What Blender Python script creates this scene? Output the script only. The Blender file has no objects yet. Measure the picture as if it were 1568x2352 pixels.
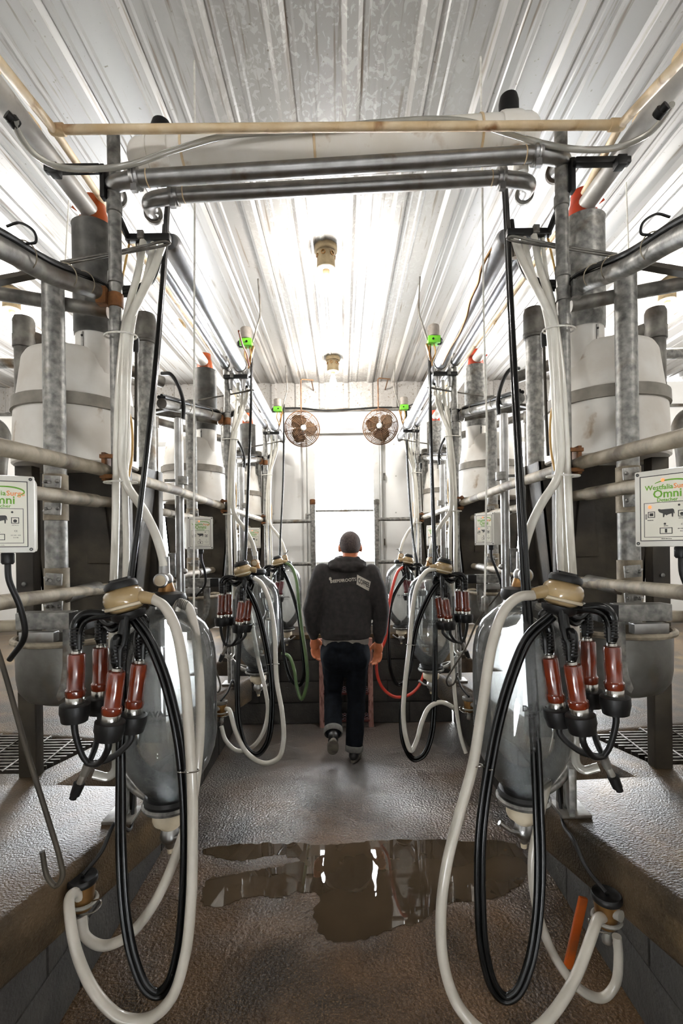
import bpy, bmesh, math, random
from math import pi, sin, cos, radians
from mathutils import Vector, Matrix, noise
from mathutils.bvhtree import BVHTree
random.seed(7)
sc = bpy.context.scene
COL = sc.collection

# ------------------------------------------------------------------ camera
F = 1100.0; CX, CY = 787.0, 1255.0; ROLL = radians(0.8); H = 1.65
cam_d = bpy.data.cameras.new('camera'); cam = bpy.data.objects.new('camera', cam_d); COL.objects.link(cam)
cam_d.sensor_fit = 'HORIZONTAL'; cam_d.sensor_width = 36; cam_d.lens = F / 1568 * 36
cam_d.shift_x = (784 - CX) / 1568; cam_d.shift_y = (CY - 1176) / 1568
cam.matrix_world = Matrix.Translation((0, 0, H)) @ Matrix.Rotation(pi / 2, 4, 'X') @ Matrix.Rotation(-ROLL, 4, 'Z')
cam_d.clip_start = 0.05
sc.camera = cam

# ------------------------------------------------------------------ world, exposure
w = bpy.data.worlds.new('world'); sc.world = w; w.use_nodes = True
nt = w.node_tree; bg = nt.nodes['Background']
bg.inputs[0].default_value = (0.93, 0.965, 1.0, 1); bg.inputs[1].default_value = 36.0
sc.view_settings.view_transform = 'Standard'; sc.view_settings.look = 'None'
sc.view_settings.gamma = 1.0; sc.view_settings.use_curve_mapping = False
sc.view_settings.exposure = 0.5
BULB = 760.0
sc.cycles.max_bounces = 10; sc.cycles.transparent_max_bounces = 12; sc.cycles.transmission_bounces = 10
sc.cycles.glossy_bounces = 5; sc.cycles.diffuse_bounces = 5
sc.cycles.sample_clamp_indirect = 4.0
sc.cycles.use_denoising = True

# ------------------------------------------------------------------ helpers
S = 1.42                                   # spacing of the milking places
SIDE = -1; DY = 0.0                        # build context: everything is written for the left side, nearest place

def ctx(s=-1, k=0):
    global SIDE, DY
    SIDE = s; DY = k * S
def tr(p):
    return Vector((p[0] * (-SIDE), p[1] + DY, p[2]))
def P(px, py, D):
    u, v = px - CX, py - CY
    u2 = u * cos(ROLL) - v * sin(ROLL); v2 = v * cos(ROLL) + u * sin(ROLL)
    return Vector((u2 * D / F, D, H - v2 * D / F))
def Q(px, py, D):
    """point of the photograph at depth D, written back into the build context"""
    p = P(px, py, D)
    return Vector((p.x * (-SIDE), p.y - DY, p.z))

def cr(pts, n=8):
    pts = [Vector(p) for p in pts]
    if len(pts) < 3: return pts
    ext = [pts[0] * 2 - pts[1]] + pts + [pts[-1] * 2 - pts[-2]]
    out = []
    for i in range(1, len(ext) - 2):
        a, b, c, d = ext[i - 1], ext[i], ext[i + 1], ext[i + 2]
        t0 = 0.0; t1 = t0 + max((b - a).length, 1e-5) ** .5; t2 = t1 + max((c - b).length, 1e-5) ** .5; t3 = t2 + max((d - c).length, 1e-5) ** .5
        for j in range(n):
            t = t1 + (t2 - t1) * j / n
            A1 = a * ((t1 - t) / (t1 - t0)) + b * ((t - t0) / (t1 - t0))
            A2 = b * ((t2 - t) / (t2 - t1)) + c * ((t - t1) / (t2 - t1))
            A3 = c * ((t3 - t) / (t3 - t2)) + d * ((t - t2) / (t3 - t2))
            B1 = A1 * ((t2 - t) / (t2 - t0)) + A2 * ((t - t0) / (t2 - t0))
            B2 = A2 * ((t3 - t) / (t3 - t1)) + A3 * ((t - t1) / (t3 - t1))
            out.append(B1 * ((t2 - t) / (t2 - t1)) + B2 * ((t - t1) / (t2 - t1)))
    out.append(pts[-1])
    return out

class G:
    def __init__(self): self.v = []; self.f = []
    def _add(self, vs, fs):
        o = len(self.v); self.v += [Vector(v) for v in vs]; self.f += [tuple(i + o for i in f) for f in fs]; return self
    def tube(self, pts, r, seg=10, cap=True, smooth=0, hollow=False):
        if smooth: pts = cr(pts, smooth)
        pts = [Vector(p) for p in pts]; n = len(pts)
        rs = r if isinstance(r, (list, tuple)) else [r] * n
        if len(rs) != n:
            rs = [rs[min(int(i * (len(rs) - 1) / max(n - 1, 1)), len(rs) - 2)] * (1 - (i * (len(rs) - 1) / max(n - 1, 1)) % 1) + rs[min(int(i * (len(rs) - 1) / max(n - 1, 1)) + 1, len(rs) - 1)] * ((i * (len(rs) - 1) / max(n - 1, 1)) % 1) for i in range(n)]
        ts = []
        for i in range(n):
            t = pts[min(i + 1, n - 1)] - pts[max(i - 1, 0)]
            ts.append(t.normalized() if t.length > 1e-9 else Vector((0, 0, 1)))
        ref = Vector((0, 1, 0)) if abs(ts[0].y) < 0.9 else Vector((1, 0, 0))
        nrm = (ref - ts[0] * ref.dot(ts[0])).normalized()
        vs, fs = [], []
        for i in range(n):
            nrm = (nrm - ts[i] * nrm.dot(ts[i]))
            nrm = nrm.normalized() if nrm.length > 1e-6 else Vector((1, 0, 0))
            b = ts[i].cross(nrm)
            for j in range(seg):
                a = 2 * pi * j / seg
                vs.append(pts[i] + (nrm * cos(a) + b * sin(a)) * rs[i])
        for i in range(n - 1):
            for j in range(seg):
                k = (j + 1) % seg
                fs.append((i * seg + j, i * seg + k, (i + 1) * seg + k, (i + 1) * seg + j))
        if cap:
            fs.append(tuple(range(seg - 1, -1, -1))); fs.append(tuple((n - 1) * seg + j for j in range(seg)))
        return self._add(vs, fs)
    def cyl(self, a, b, r0, r1=None, seg=16):
        return self.tube([a, b], [r0, r0 if r1 is None else r1], seg)
    def lathe(self, c, prof, seg=24, axis=(0, 0, 1), cap=True):
        """prof: (radius, height along axis)"""
        ax = Vector(axis).normalized(); ref = Vector((0, 1, 0)) if abs(ax.y) < .9 else Vector((1, 0, 0))
        n1 = (ref - ax * ref.dot(ax)).normalized(); n2 = ax.cross(n1); c = Vector(c); vs, fs = [], []
        for (r, h) in prof:
            for j in range(seg):
                a = 2 * pi * j / seg; vs.append(c + ax * h + (n1 * cos(a) + n2 * sin(a)) * max(r, 1e-5))
        for i in range(len(prof) - 1):
            for j in range(seg):
                k = (j + 1) % seg
                fs.append((i * seg + j, i * seg + k, (i + 1) * seg + k, (i + 1) * seg + j))
        if cap:
            fs.append(tuple(range(seg - 1, -1, -1))); fs.append(tuple((len(prof) - 1) * seg + j for j in range(seg)))
        return self._add(vs, fs)
    def box(self, c, s, rot=None):
        c = Vector(c); m = rot or Matrix.Identity(3)
        vs = [c + m @ Vector((x * s[0] / 2, y * s[1] / 2, z * s[2] / 2)) for x in (-1, 1) for y in (-1, 1) for z in (-1, 1)]
        return self._add(vs, [(0, 1, 3, 2), (4, 6, 7, 5), (0, 4, 5, 1), (2, 3, 7, 6), (0, 2, 6, 4), (1, 5, 7, 3)])
    def prism(self, poly, z0, z1):
        n = len(poly)
        vs = [(p[0], p[1], z0) for p in poly] + [(p[0], p[1], z1) for p in poly]
        fs = [tuple(range(n - 1, -1, -1)), tuple(range(n, 2 * n))] + [(i, (i + 1) % n, n + (i + 1) % n, n + i) for i in range(n)]
        return self._add(vs, fs)
    def extr(self, poly, d):
        """polygon of 3-D points pushed along d"""
        n = len(poly); d = Vector(d); vs = [Vector(p) for p in poly] + [Vector(p) + d for p in poly]
        return self._add(vs, [tuple(range(n - 1, -1, -1)), tuple(range(n, 2 * n))] + [(i, (i + 1) % n, n + (i + 1) % n, n + i) for i in range(n)])
    def ell(self, c, r, seg=20, rings=12, rot=None):
        c = Vector(c); m = rot or Matrix.Identity(3); vs, fs = [], []
        for i in range(rings + 1):
            t = pi * i / rings
            for j in range(seg):
                a = 2 * pi * j / seg
                vs.append(c + m @ Vector((r[0] * sin(t) * cos(a), r[1] * sin(t) * sin(a), -r[2] * cos(t))))
        for i in range(rings):
            for j in range(seg):
                k = (j + 1) % seg; fs.append((i * seg + j, i * seg + k, (i + 1) * seg + k, (i + 1) * seg + j))
        return self._add(vs, fs)
    def torus(self, c, R, r, axis=(0, 0, 1), seg=28, seg2=8, a0=0, a1=2 * pi):
        ax = Vector(axis).normalized(); ref = Vector((0, 1, 0)) if abs(ax.y) < .9 else Vector((1, 0, 0))
        n1 = (ref - ax * ref.dot(ax)).normalized(); n2 = ax.cross(n1); c = Vector(c)
        full = abs(a1 - a0 - 2 * pi) < 1e-6; n = seg if full else seg + 1; vs, fs = [], []
        for i in range(n):
            a = a0 + (a1 - a0) * i / seg; d = n1 * cos(a) + n2 * sin(a)
            for j in range(seg2):
                b = 2 * pi * j / seg2; vs.append(c + d * (R + r * cos(b)) + ax * r * sin(b))
        for i in range(seg):
            for j in range(seg2):
                i2 = (i + 1) % n; k = (j + 1) % seg2; fs.append((i * seg2 + j, i2 * seg2 + j, i2 * seg2 + k, i * seg2 + k))
        return self._add(vs, fs)

def mesh_of(name, vs, fs, mat, bevel=0, angle=38, flip=False):
    me = bpy.data.meshes.new(name)
    me.from_pydata([tuple(v) for v in vs], [], fs)
    bm = bmesh.new(); bm.from_mesh(me)
    bmesh.ops.remove_doubles(bm, verts=bm.verts, dist=1e-6)
    bmesh.ops.recalc_face_normals(bm, faces=bm.faces)
    if bevel:
        es = [e for e in bm.edges if len(e.link_faces) == 2 and e.calc_face_angle(0) > 0.6]
        bmesh.ops.bevel(bm, geom=es, offset=bevel, segments=2, affect='EDGES', profile=.6, clamp_overlap=True)
    bm.to_mesh(me); bm.free()
    me.shade_smooth(); me.set_sharp_from_angle(angle=radians(angle))
    if mat: me.materials.append(mat)
    return me

def tag(o, label=None, cat=None, group=None, kind=None):
    if label: o['label'] = label
    if cat: o['category'] = cat
    if group: o['group'] = group
    if kind: o['kind'] = kind
    return o
def thing(name, loc, label, cat, group=None):
    o = bpy.data.objects.new(name, None); COL.objects.link(o); o.empty_display_size = .05
    o.location = tr(loc); o['org'] = list(tr(loc)); return tag(o, label, cat, group)
def org(o): return Vector(o['org'])
def part(name, g, mat, parent, label=None, bevel=0, angle=38, kind=None):
    vs = [tr(v) for v in g.v]; root = org(parent)
    me = mesh_of(name, [v - root for v in vs], g.f, mat, bevel, angle)
    o = bpy.data.objects.new(name, me); COL.objects.link(o); o.parent = parent
    o['org'] = list(root)
    return tag(o, label, None, None, kind)
def solo(name, g, mat, label, cat, group=None, bevel=0, angle=38, kind=None):
    vs = [tr(v) for v in g.v]
    lo = Vector((min(v.x for v in vs), min(v.y for v in vs), min(v.z for v in vs))); hi = Vector((max(v.x for v in vs), max(v.y for v in vs), max(v.z for v in vs)))
    c = Vector(((lo.x + hi.x) / 2, (lo.y + hi.y) / 2, lo.z))
    me = mesh_of(name, [v - c for v in vs], g.f, mat, bevel, angle)
    o = bpy.data.objects.new(name, me); COL.objects.link(o); o.location = c; o['org'] = list(c)
    return tag(o, label, cat, group, kind)
def struct(name, g, mat, parent=None, bevel=0, angle=38):
    vs = [tr(v) for v in g.v]; root = org(parent) if parent else Vector()
    o = bpy.data.objects.new(name, mesh_of(name, [v - root for v in vs], g.f, mat, bevel, angle)); COL.objects.link(o)
    o['org'] = list(root)
    if parent: o.parent = parent
    else: o['kind'] = 'structure'
    return o

def text_mesh(body, size, align='CENTER', bold=0.0, shear=0.0, ext=0.0004, spacing=1.0):
    """a line of lettering as vertices and faces, in its own x-y plane"""
    cu = bpy.data.curves.new('lettering', 'FONT'); cu.body = body; cu.size = size; cu.align_x = align; cu.align_y = 'CENTER'
    cu.offset = bold; cu.shear = shear; cu.extrude = ext; cu.resolution_u = 2; cu.space_character = spacing
    o = bpy.data.objects.new('lettering', cu); COL.objects.link(o)
    dg = bpy.context.evaluated_depsgraph_get(); me = bpy.data.meshes.new_from_object(o.evaluated_get(dg))
    vs = [v.co.copy() for v in me.vertices]; fs = [tuple(p.vertices) for p in me.polygons]
    bpy.data.objects.remove(o); bpy.data.curves.remove(cu); bpy.data.meshes.remove(me)
    return vs, fs

def remesh(vs, fs, voxel, smooth=6, factor=.5):
    me = bpy.data.meshes.new('blend'); me.from_pydata([tuple(v) for v in vs], [], fs)
    bm = bmesh.new(); bm.from_mesh(me); bmesh.ops.recalc_face_normals(bm, faces=bm.faces); bm.to_mesh(me); bm.free()
    o = bpy.data.objects.new('blend', me); COL.objects.link(o)
    m = o.modifiers.new('r', 'REMESH'); m.mode = 'VOXEL'; m.voxel_size = voxel
    if smooth:
        m = o.modifiers.new('s', 'SMOOTH'); m.iterations = smooth; m.factor = factor
    dg = bpy.context.evaluated_depsgraph_get(); out = bpy.data.meshes.new_from_object(o.evaluated_get(dg))
    vv = [v.co.copy() for v in out.vertices]; ff = [tuple(p.vertices) for p in out.polygons]
    bpy.data.objects.remove(o); bpy.data.meshes.remove(me); bpy.data.meshes.remove(out)
    return vv, ff

# ------------------------------------------------------------------ materials
def lin(c):
    return tuple(((x / 255) / 12.92 if x / 255 <= .04045 else ((x / 255 + .055) / 1.055) ** 2.4) for x in c)
def mat(name, c1, c2=None, rough=.5, metal=0, scale=8, detail=5, ramp=(.35, .65), bump=0, bscale=60, c3=None, s3=3, r3=(.55, .7), stretch=(1, 1, 1), trans=0, ior=1.45, emit=0, rough2=None, spec=None, coat=0, world=False):
    m = bpy.data.materials.new(name); m.use_nodes = True; t = m.node_tree; n = t.nodes; L = t.links
    b = n['Principled BSDF']
    c1 = lin(c1); b.inputs['Base Color'].default_value = (*c1, 1); b.inputs['Roughness'].default_value = rough; b.inputs['Metallic'].default_value = metal
    b.inputs['Transmission Weight'].default_value = trans; b.inputs['IOR'].default_value = ior
    if spec is not None: b.inputs['Specular IOR Level'].default_value = spec
    if coat: b.inputs['Coat Weight'].default_value = coat; b.inputs['Coat Roughness'].default_value = .08 if not world else .28
    if emit: b.inputs['Emission Color'].default_value = (*c1, 1); b.inputs['Emission Strength'].default_value = emit
    tc = n.new('ShaderNodeTexCoord'); mp = n.new('ShaderNodeMapping'); mp.inputs['Scale'].default_value = stretch
    if world:
        ge = n.new('ShaderNodeNewGeometry'); L.new(ge.outputs['Position'], mp.inputs['Vector'])
    else: L.new(tc.outputs['Object'], mp.inputs['Vector'])
    def nz(s, d=5, dist=0):
        x = n.new('ShaderNodeTexNoise'); x.inputs['Scale'].default_value = s; x.inputs['Detail'].default_value = d; x.inputs['Distortion'].default_value = dist
        L.new(mp.outputs[0], x.inputs['Vector']); return x
    def rp(src, lo, hi):
        r = n.new('ShaderNodeMapRange'); r.inputs['From Min'].default_value = lo; r.inputs['From Max'].default_value = hi; L.new(src, r.inputs['Value']); return r.outputs[0]
    col = None
    if c2:
        f = rp(nz(scale, detail).outputs['Fac'], *ramp)
        mx = n.new('ShaderNodeMix'); mx.data_type = 'RGBA'; L.new(f, mx.inputs['Factor'])
        mx.inputs[6].default_value = (*c1, 1); mx.inputs[7].default_value = (*lin(c2), 1); col = mx.outputs[2]
        if rough2 is not None:
            rr = n.new('ShaderNodeMix'); rr.data_type = 'FLOAT'; L.new(f, rr.inputs['Factor']); rr.inputs[2].default_value = rough; rr.inputs[3].default_value = rough2; L.new(rr.outputs[0], b.inputs['Roughness'])
    if c3:
        f = rp(nz(s3, 6, .4).outputs['Fac'], *r3)
        mx = n.new('ShaderNodeMix'); mx.data_type = 'RGBA'; L.new(f, mx.inputs['Factor'])
        if col: L.new(col, mx.inputs[6])
        else: mx.inputs[6].default_value = (*c1, 1)
        mx.inputs[7].default_value = (*lin(c3), 1); col = mx.outputs[2]
    if col:
        L.new(col, b.inputs['Base Color'])
        if emit: L.new(col, b.inputs['Emission Color'])
    if bump:
        bp = n.new('ShaderNodeBump'); bp.inputs['Strength'].default_value = bump; bp.inputs['Distance'].default_value = .01
        L.new(nz(bscale, 3).outputs['Fac'], bp.inputs['Height']); L.new(bp.outputs[0], b.inputs['Normal'])
        if coat: L.new(bp.outputs[0], b.inputs['Coat Normal'])
    return m

M = dict(
    galv=mat('galvanised_steel', (92, 91, 88), (148, 146, 141), .46, .65, 44, ramp=(.35, .7), c3=(92, 78, 60), s3=7, r3=(.56, .72), bump=.08, bscale=90),
    galvd=mat('dull_galvanised_steel', (78, 75, 71), (120, 117, 110), .55, .6, 18, c3=(70, 55, 40), s3=6, r3=(.5, .7), bump=.1),
    rail=mat('dusty_galvanised_rail', (112, 102, 86), (150, 140, 122), .65, .25, 16, c3=(74, 64, 50), s3=9, r3=(.5, .66), bump=.12, bscale=70),
    dark=mat('dark_stained_sheet', (40, 36, 30), (66, 59, 48), .6, .4, 9, c3=(34, 29, 24), s3=5, r3=(.45, .65), bump=.1),
    rust=mat('rusty_bracket', (82, 50, 26), (118, 76, 38), .75, .3, 30, c3=(52, 36, 26), s3=16, bump=.25),
    steel=mat('stainless_steel', (186, 186, 186), (150, 149, 146), .3, 1, 14, c3=(120, 104, 84), s3=10, r3=(.58, .75), rough2=.38),
    milk=mat('stainless_milk_pipe', (206, 208, 212), (178, 178, 180), .32, 1, 12, c3=(120, 92, 74), s3=6, r3=(.63, .78), rough2=.4),
    alu=mat('brushed_ring', (205, 203, 198), (170, 168, 162), .25, 1, 20),
    pvc=mat('white_pvc', (246, 244, 238), (236, 231, 220), .4, 0, 7, c3=(168, 136, 96), s3=9, r3=(.62, .76)),
    pvcg=mat('grey_pvc_auger_tube', (150, 146, 140), (186, 182, 174), .4, 0, 8, c3=(120, 96, 70), s3=9, r3=(.6, .76)),
    beige=mat('beige_conduit', (226, 206, 172), (206, 178, 136), .5, 0, 14, c3=(140, 100, 62), s3=12, r3=(.6, .74)),
    barrel=mat('white_plastic_barrel', (226, 224, 218), (206, 200, 190), .5, 0, 6, c3=(150, 126, 96), s3=11, r3=(.64, .76), bump=.05),
    bowl=mat('scuffed_steel_bowl', (104, 102, 97), (80, 78, 73), .4, .6, 12, c3=(92, 82, 68), s3=6, r3=(.55, .7), bump=.06),
    band=mat('grey_strap', (132, 126, 116), (108, 102, 92), .6, 0, 20),
    orange=mat('orange_fitting', (164, 74, 20), (140, 58, 14), .35, 0, 8, c3=(110, 56, 28), s3=10),
    redo=mat('red_orange_fitting', (188, 66, 32), (168, 52, 24), .35, 0, 8, c3=(120, 50, 34), s3=10),
    blk=mat('black_rubber', (12, 12, 12), (22, 21, 20), .45, 0, 20, bump=.05, spec=.3),
    blkg=mat('glossy_black_hose', (8, 9, 9), (14, 14, 14), .24, 0, 16, spec=.3),
    wht=mat('milky_white_hose', (226, 224, 214), (206, 202, 190), .28, 0, 10, coat=.3),
    gry=mat('greyish_white_hose', (186, 180, 168), (170, 164, 152), .3, 0, 10, coat=.3),
    grn=mat('green_hose', (62, 84, 48), (78, 100, 60), .3, 0, 10),
    red=mat('red_hose', (186, 58, 42), (168, 48, 36), .3, 0, 10),
    cord=mat('white_cord', (232, 230, 222), (208, 204, 196), .7, 0, 60),
    amber=mat('amber_plastic_bowl', (176, 154, 116), (130, 106, 68), .22, 0, 9, ramp=(.3, .7), coat=.5),
    shell=mat('red_brown_cup_shell', (98, 34, 13), (76, 24, 10), .22, 0, 10, coat=.6),
    shellv=mat('maroon_cup_shell', (84, 28, 30), (66, 22, 24), .25, 0, 10, coat=.5),
    ivory=mat('ivory_coupling', (206, 194, 170), (182, 168, 142), .4, 0, 12),
    boxp=mat('grey_white_plastic_housing', (214, 212, 204), (200, 197, 188), .42, 0, 10),
    face=mat('pale_front_sheet', (224, 221, 208), (214, 210, 196), .45, 0, 10),
    ink=mat('dark_print', (38, 38, 38), (50, 50, 48), .5, 0, 20),
    inkg=mat('green_print', (104, 158, 44), (92, 144, 38), .5, 0, 20),
    inko=mat('orange_print', (232, 140, 74), (222, 128, 64), .5, 0, 20),
    led=mat('lit_red_lamp', (255, 96, 52), rough=.4, emit=2.2),
    green=mat('bright_green_plastic', (104, 186, 40), (86, 164, 34), .45, 0, 20, c3=(60, 80, 40), s3=14),
    motor=mat('grey_dusty_motor', (128, 122, 114), (104, 96, 88), .7, .1, 20, c3=(72, 60, 48), s3=16),
    brown=mat('bronze_brass', (150, 112, 66), (112, 82, 52), .35, .8, 14),
    fan=mat('rusty_fan_wire', (70, 46, 26), (98, 70, 44), .7, .2, 24, c3=(104, 70, 44), s3=14),
    blade=mat('dusty_brown_fan_blade', (56, 40, 22), (80, 60, 36), .75, 0, 12, bump=.1),
    lamp=mat('dusty_lamp_holder', (150, 134, 104), (120, 104, 78), .8, 0, 20, c3=(90, 72, 50), s3=18, bump=.15),
    bulb=mat('glowing_bulb', (255, 251, 245), rough=.4, emit=BULB * .62),
    bulb2=mat('stronger_glowing_bulb', (255, 251, 245), rough=.4, emit=BULB * 1.35),
    bulb3=mat('end_glowing_bulb', (255, 251, 245), rough=.4, emit=BULB * .95),
    sleeve=mat('dark_zinc_sleeve', (56, 55, 52), (84, 82, 78), .5, .6, 18, c3=(50, 44, 36), s3=6, bump=.08),
    skin=mat('skin', (206, 128, 88), (188, 104, 66), .5, 0, 14),
    hair=mat('short_dark_hair', (50, 43, 43), (78, 66, 62), .85, 0, 120, bump=.3, bscale=300),
    hood=mat('charcoal_fleece', (54, 51, 50), (44, 42, 42), .9, 0, 30, spec=.12, bump=.25, bscale=26),
    tee=mat('grey_tshirt', (126, 120, 112), (110, 104, 98), .9, 0, 20, bump=.2, bscale=26),
    jean=mat('dark_denim', (15, 17, 20), (22, 25, 30), .9, 0, 30, spec=.08, bump=.25, bscale=22),
    jeanc=mat('turned_up_denim', (112, 110, 104), (96, 94, 90), .9, 0, 40),
    shoe=mat('black_leather_shoe', (22, 21, 21), (34, 32, 31), .45, 0, 14),
    sole=mat('pale_grey_shoe_sole', (112, 106, 94), (84, 78, 70), .7, 0, 14),
    print_=mat('pale_print', (196, 190, 180), (180, 174, 164), .8, 0, 30),
    wood=mat('pinkish_painted_stringer', (186, 142, 132), (160, 114, 104), .6, 0, 20, c3=(110, 70, 62), s3=14, stretch=(4, 4, 1)),
    tread=mat('expanded_metal_tread', (172, 160, 168), (140, 126, 132), .4, .7, 30),
    treadr=mat('dark_red_tread_edge', (92, 36, 30), (70, 28, 24), .6, 0, 20),
    slab=mat('wet_concrete_slab', (74, 60, 44), (40, 34, 26), .48, 0, 7, detail=8, ramp=(.35, .65), c3=(98, 80, 54), s3=4, r3=(.55, .72), bump=.4, bscale=170, rough2=.44, spec=.14, world=True),
    block=mat('grey_concrete_block', (56, 53, 48), (40, 38, 35), .75, 0, 8, detail=8, c3=(40, 36, 33), s3=3, r3=(.5, .7), bump=.5, bscale=70, world=True),
    mortar=mat('dark_mortar', (44, 41, 38), (36, 34, 31), .9, 0, 20, world=True),
    puddle=mat('still_water', (74, 61, 46), (58, 48, 37), .015, 0, 2, spec=1.0, world=True),
    wall=mat('white_painted_wall', (240, 240, 238), (232, 231, 228), .5, 0, 3, c3=(206, 200, 190), s3=5, r3=(.68, .8)),
    trim=mat('off_white_trim', (200, 200, 197), (184, 183, 179), .5, 0, 6, c3=(178, 170, 160), s3=8, r3=(.62, .76)),
    grate=mat('worn_grating_bar', (120, 116, 112), (70, 64, 58), .4, .8, 20),
    gut=mat('dark_gutter', (30, 27, 24), (22, 20, 18), .8, 0, 8),
    yell=mat('tan_wire', (196, 158, 92), (180, 140, 76), .5, 0, 20),
)
# clear glass for the jars and the door
def glass(name, tint, rough=0.0, ior=1.45):
    m = bpy.data.materials.new(name); m.use_nodes = True; b = m.node_tree.nodes['Principled BSDF']
    b.inputs['Base Color'].default_value = (*tint, 1); b.inputs['Transmission Weight'].default_value = 1; b.inputs['Roughness'].default_value = rough; b.inputs['IOR'].default_value = ior
    n = m.node_tree.nodes; L = m.node_tree.links
    tc = n.new('ShaderNodeTexCoord'); nz = n.new('ShaderNodeTexNoise'); nz.inputs['Scale'].default_value = 5; L.new(tc.outputs['Object'], nz.inputs['Vector'])
    bp = n.new('ShaderNodeBump'); bp.inputs['Strength'].default_value = .03; L.new(nz.outputs['Fac'], bp.inputs['Height']); L.new(bp.outputs[0], b.inputs['Normal'])
    return m
M['jar'] = glass('clear_jar_glass', (.95, .975, .98))
def thin_glass(name, film, refl, tint=(1, 1, 1)):
    m = bpy.data.materials.new(name); m.use_nodes = True; t = m.node_tree; n = t.nodes; L = t.links
    n.remove(n['Principled BSDF']); out = n['Material Output']
    tr_b = n.new('ShaderNodeBsdfTransparent'); tr_b.inputs[0].default_value = (*tint, 1)
    gl = n.new('ShaderNodeBsdfGlossy'); gl.inputs['Roughness'].default_value = .02
    df = n.new('ShaderNodeBsdfPrincipled'); df.inputs['Base Color'].default_value = (.86, .88, .88, 1); df.inputs['Roughness'].default_value = .4; df.inputs['Transmission Weight'].default_value = .3
    fr = n.new('ShaderNodeFresnel'); fr.inputs[0].default_value = refl
    m1 = n.new('ShaderNodeMixShader'); L.new(fr.outputs[0], m1.inputs[0]); L.new(tr_b.outputs[0], m1.inputs[1]); L.new(gl.outputs[0], m1.inputs[2])
    tc = n.new('ShaderNodeTexCoord'); mp = n.new('ShaderNodeMapping'); mp.inputs['Scale'].default_value = (1, 1, .25); L.new(tc.outputs['Object'], mp.inputs[0])
    nz = n.new('ShaderNodeTexNoise'); nz.inputs['Scale'].default_value = 14; nz.inputs['Detail'].default_value = 6; L.new(mp.outputs[0], nz.inputs[0])
    rp = n.new('ShaderNodeMapRange'); rp.inputs[1].default_value = .35; rp.inputs[2].default_value = .75; rp.inputs[3].default_value = film * .3; rp.inputs[4].default_value = film * 2; L.new(nz.outputs['Fac'], rp.inputs[0])
    m2 = n.new('ShaderNodeMixShader'); L.new(rp.outputs[0], m2.inputs[0]); L.new(m1.outputs[0], m2.inputs[1]); L.new(df.outputs[0], m2.inputs[2])
    bp = n.new('ShaderNodeBump'); bp.inputs['Strength'].default_value = .12; bp.inputs['Distance'].default_value = .02
    n2 = n.new('ShaderNodeTexNoise'); n2.inputs['Scale'].default_value = 7; L.new(mp.outputs[0], n2.inputs[0]); L.new(n2.outputs['Fac'], bp.inputs['Height']); L.new(bp.outputs[0], gl.inputs['Normal'])
    L.new(m2.outputs[0], out.inputs[0]); return m
M['jar'] = thin_glass('clear_jar_glass', .07, 1.45, (.97, .985, .985))
M['pane'] = thin_glass('door_glass', .01, 1.3)
M['clear'] = mat('translucent_tube', (214, 212, 204), (190, 188, 180), .15, 0, 10, trans=.55)

# pit floor: wet concrete, pebbly, glossy
def floor_mat():
    m = bpy.data.materials.new('wet_pit_floor'); m.use_nodes = True; t = m.node_tree; n = t.nodes; L = t.links; b = n['Principled BSDF']
    ge = n.new('ShaderNodeNewGeometry')
    def nz(s, d, dist=0):
        x = n.new('ShaderNodeTexNoise'); x.inputs['Scale'].default_value = s; x.inputs['Detail'].default_value = d; x.inputs['Distortion'].default_value = dist; L.new(ge.outputs['Position'], x.inputs['Vector']); return x.outputs['Fac']
    def rp(src, a, bb, c=0, d=1):
        r = n.new('ShaderNodeMapRange'); r.inputs[1].default_value = a; r.inputs[2].default_value = bb; r.inputs[3].default_value = c; r.inputs[4].default_value = d; L.new(src, r.inputs[0]); return r.outputs[0]
    def mixc(f, a, bcol):
        x = n.new('ShaderNodeMix'); x.data_type = 'RGBA'; L.new(f, x.inputs[0])
        if isinstance(a, tuple): x.inputs[6].default_value = (*lin(a), 1)
        else: L.new(a, x.inputs[6])
        x.inputs[7].default_value = (*lin(bcol), 1); return x.outputs[2]
    c = mixc(rp(nz(2.2, 6, .5), .38, .62), (84, 63, 42), (46, 37, 28))
    c = mixc(rp(nz(150, 2), .52, .75), c, (124, 100, 72))
    c = mixc(rp(nz(1.1, 5, .8), .56, .7), c, (36, 31, 27))
    L.new(c, b.inputs['Base Color'])
    # highlight worked into the finish: gloss raised over the far half, near half rougher
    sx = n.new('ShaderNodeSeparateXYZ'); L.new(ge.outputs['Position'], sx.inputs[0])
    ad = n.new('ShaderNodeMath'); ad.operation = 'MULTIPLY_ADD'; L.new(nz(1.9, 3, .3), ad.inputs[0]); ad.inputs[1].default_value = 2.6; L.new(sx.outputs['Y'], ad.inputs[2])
    far_gloss = rp(ad.outputs[0], 3.3, 4.9)
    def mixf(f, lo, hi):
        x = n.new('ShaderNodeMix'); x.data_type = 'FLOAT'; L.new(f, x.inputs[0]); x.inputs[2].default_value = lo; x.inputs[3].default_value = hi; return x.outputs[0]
    L.new(mixf(far_gloss, .45, .40), b.inputs['Roughness']); L.new(mixf(far_gloss, .32, 1.0), b.inputs['Specular IOR Level']); L.new(mixf(far_gloss, 1.42, 2.5), b.inputs['IOR'])
    bp = n.new('ShaderNodeBump'); bp.inputs['Strength'].default_value = 1; bp.inputs['Distance'].default_value = .010
    L.new(nz(75, 2), bp.inputs['Height']); L.new(bp.outputs[0], b.inputs['Normal'])
    return m
M['floor'] = floor_mat()

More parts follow.
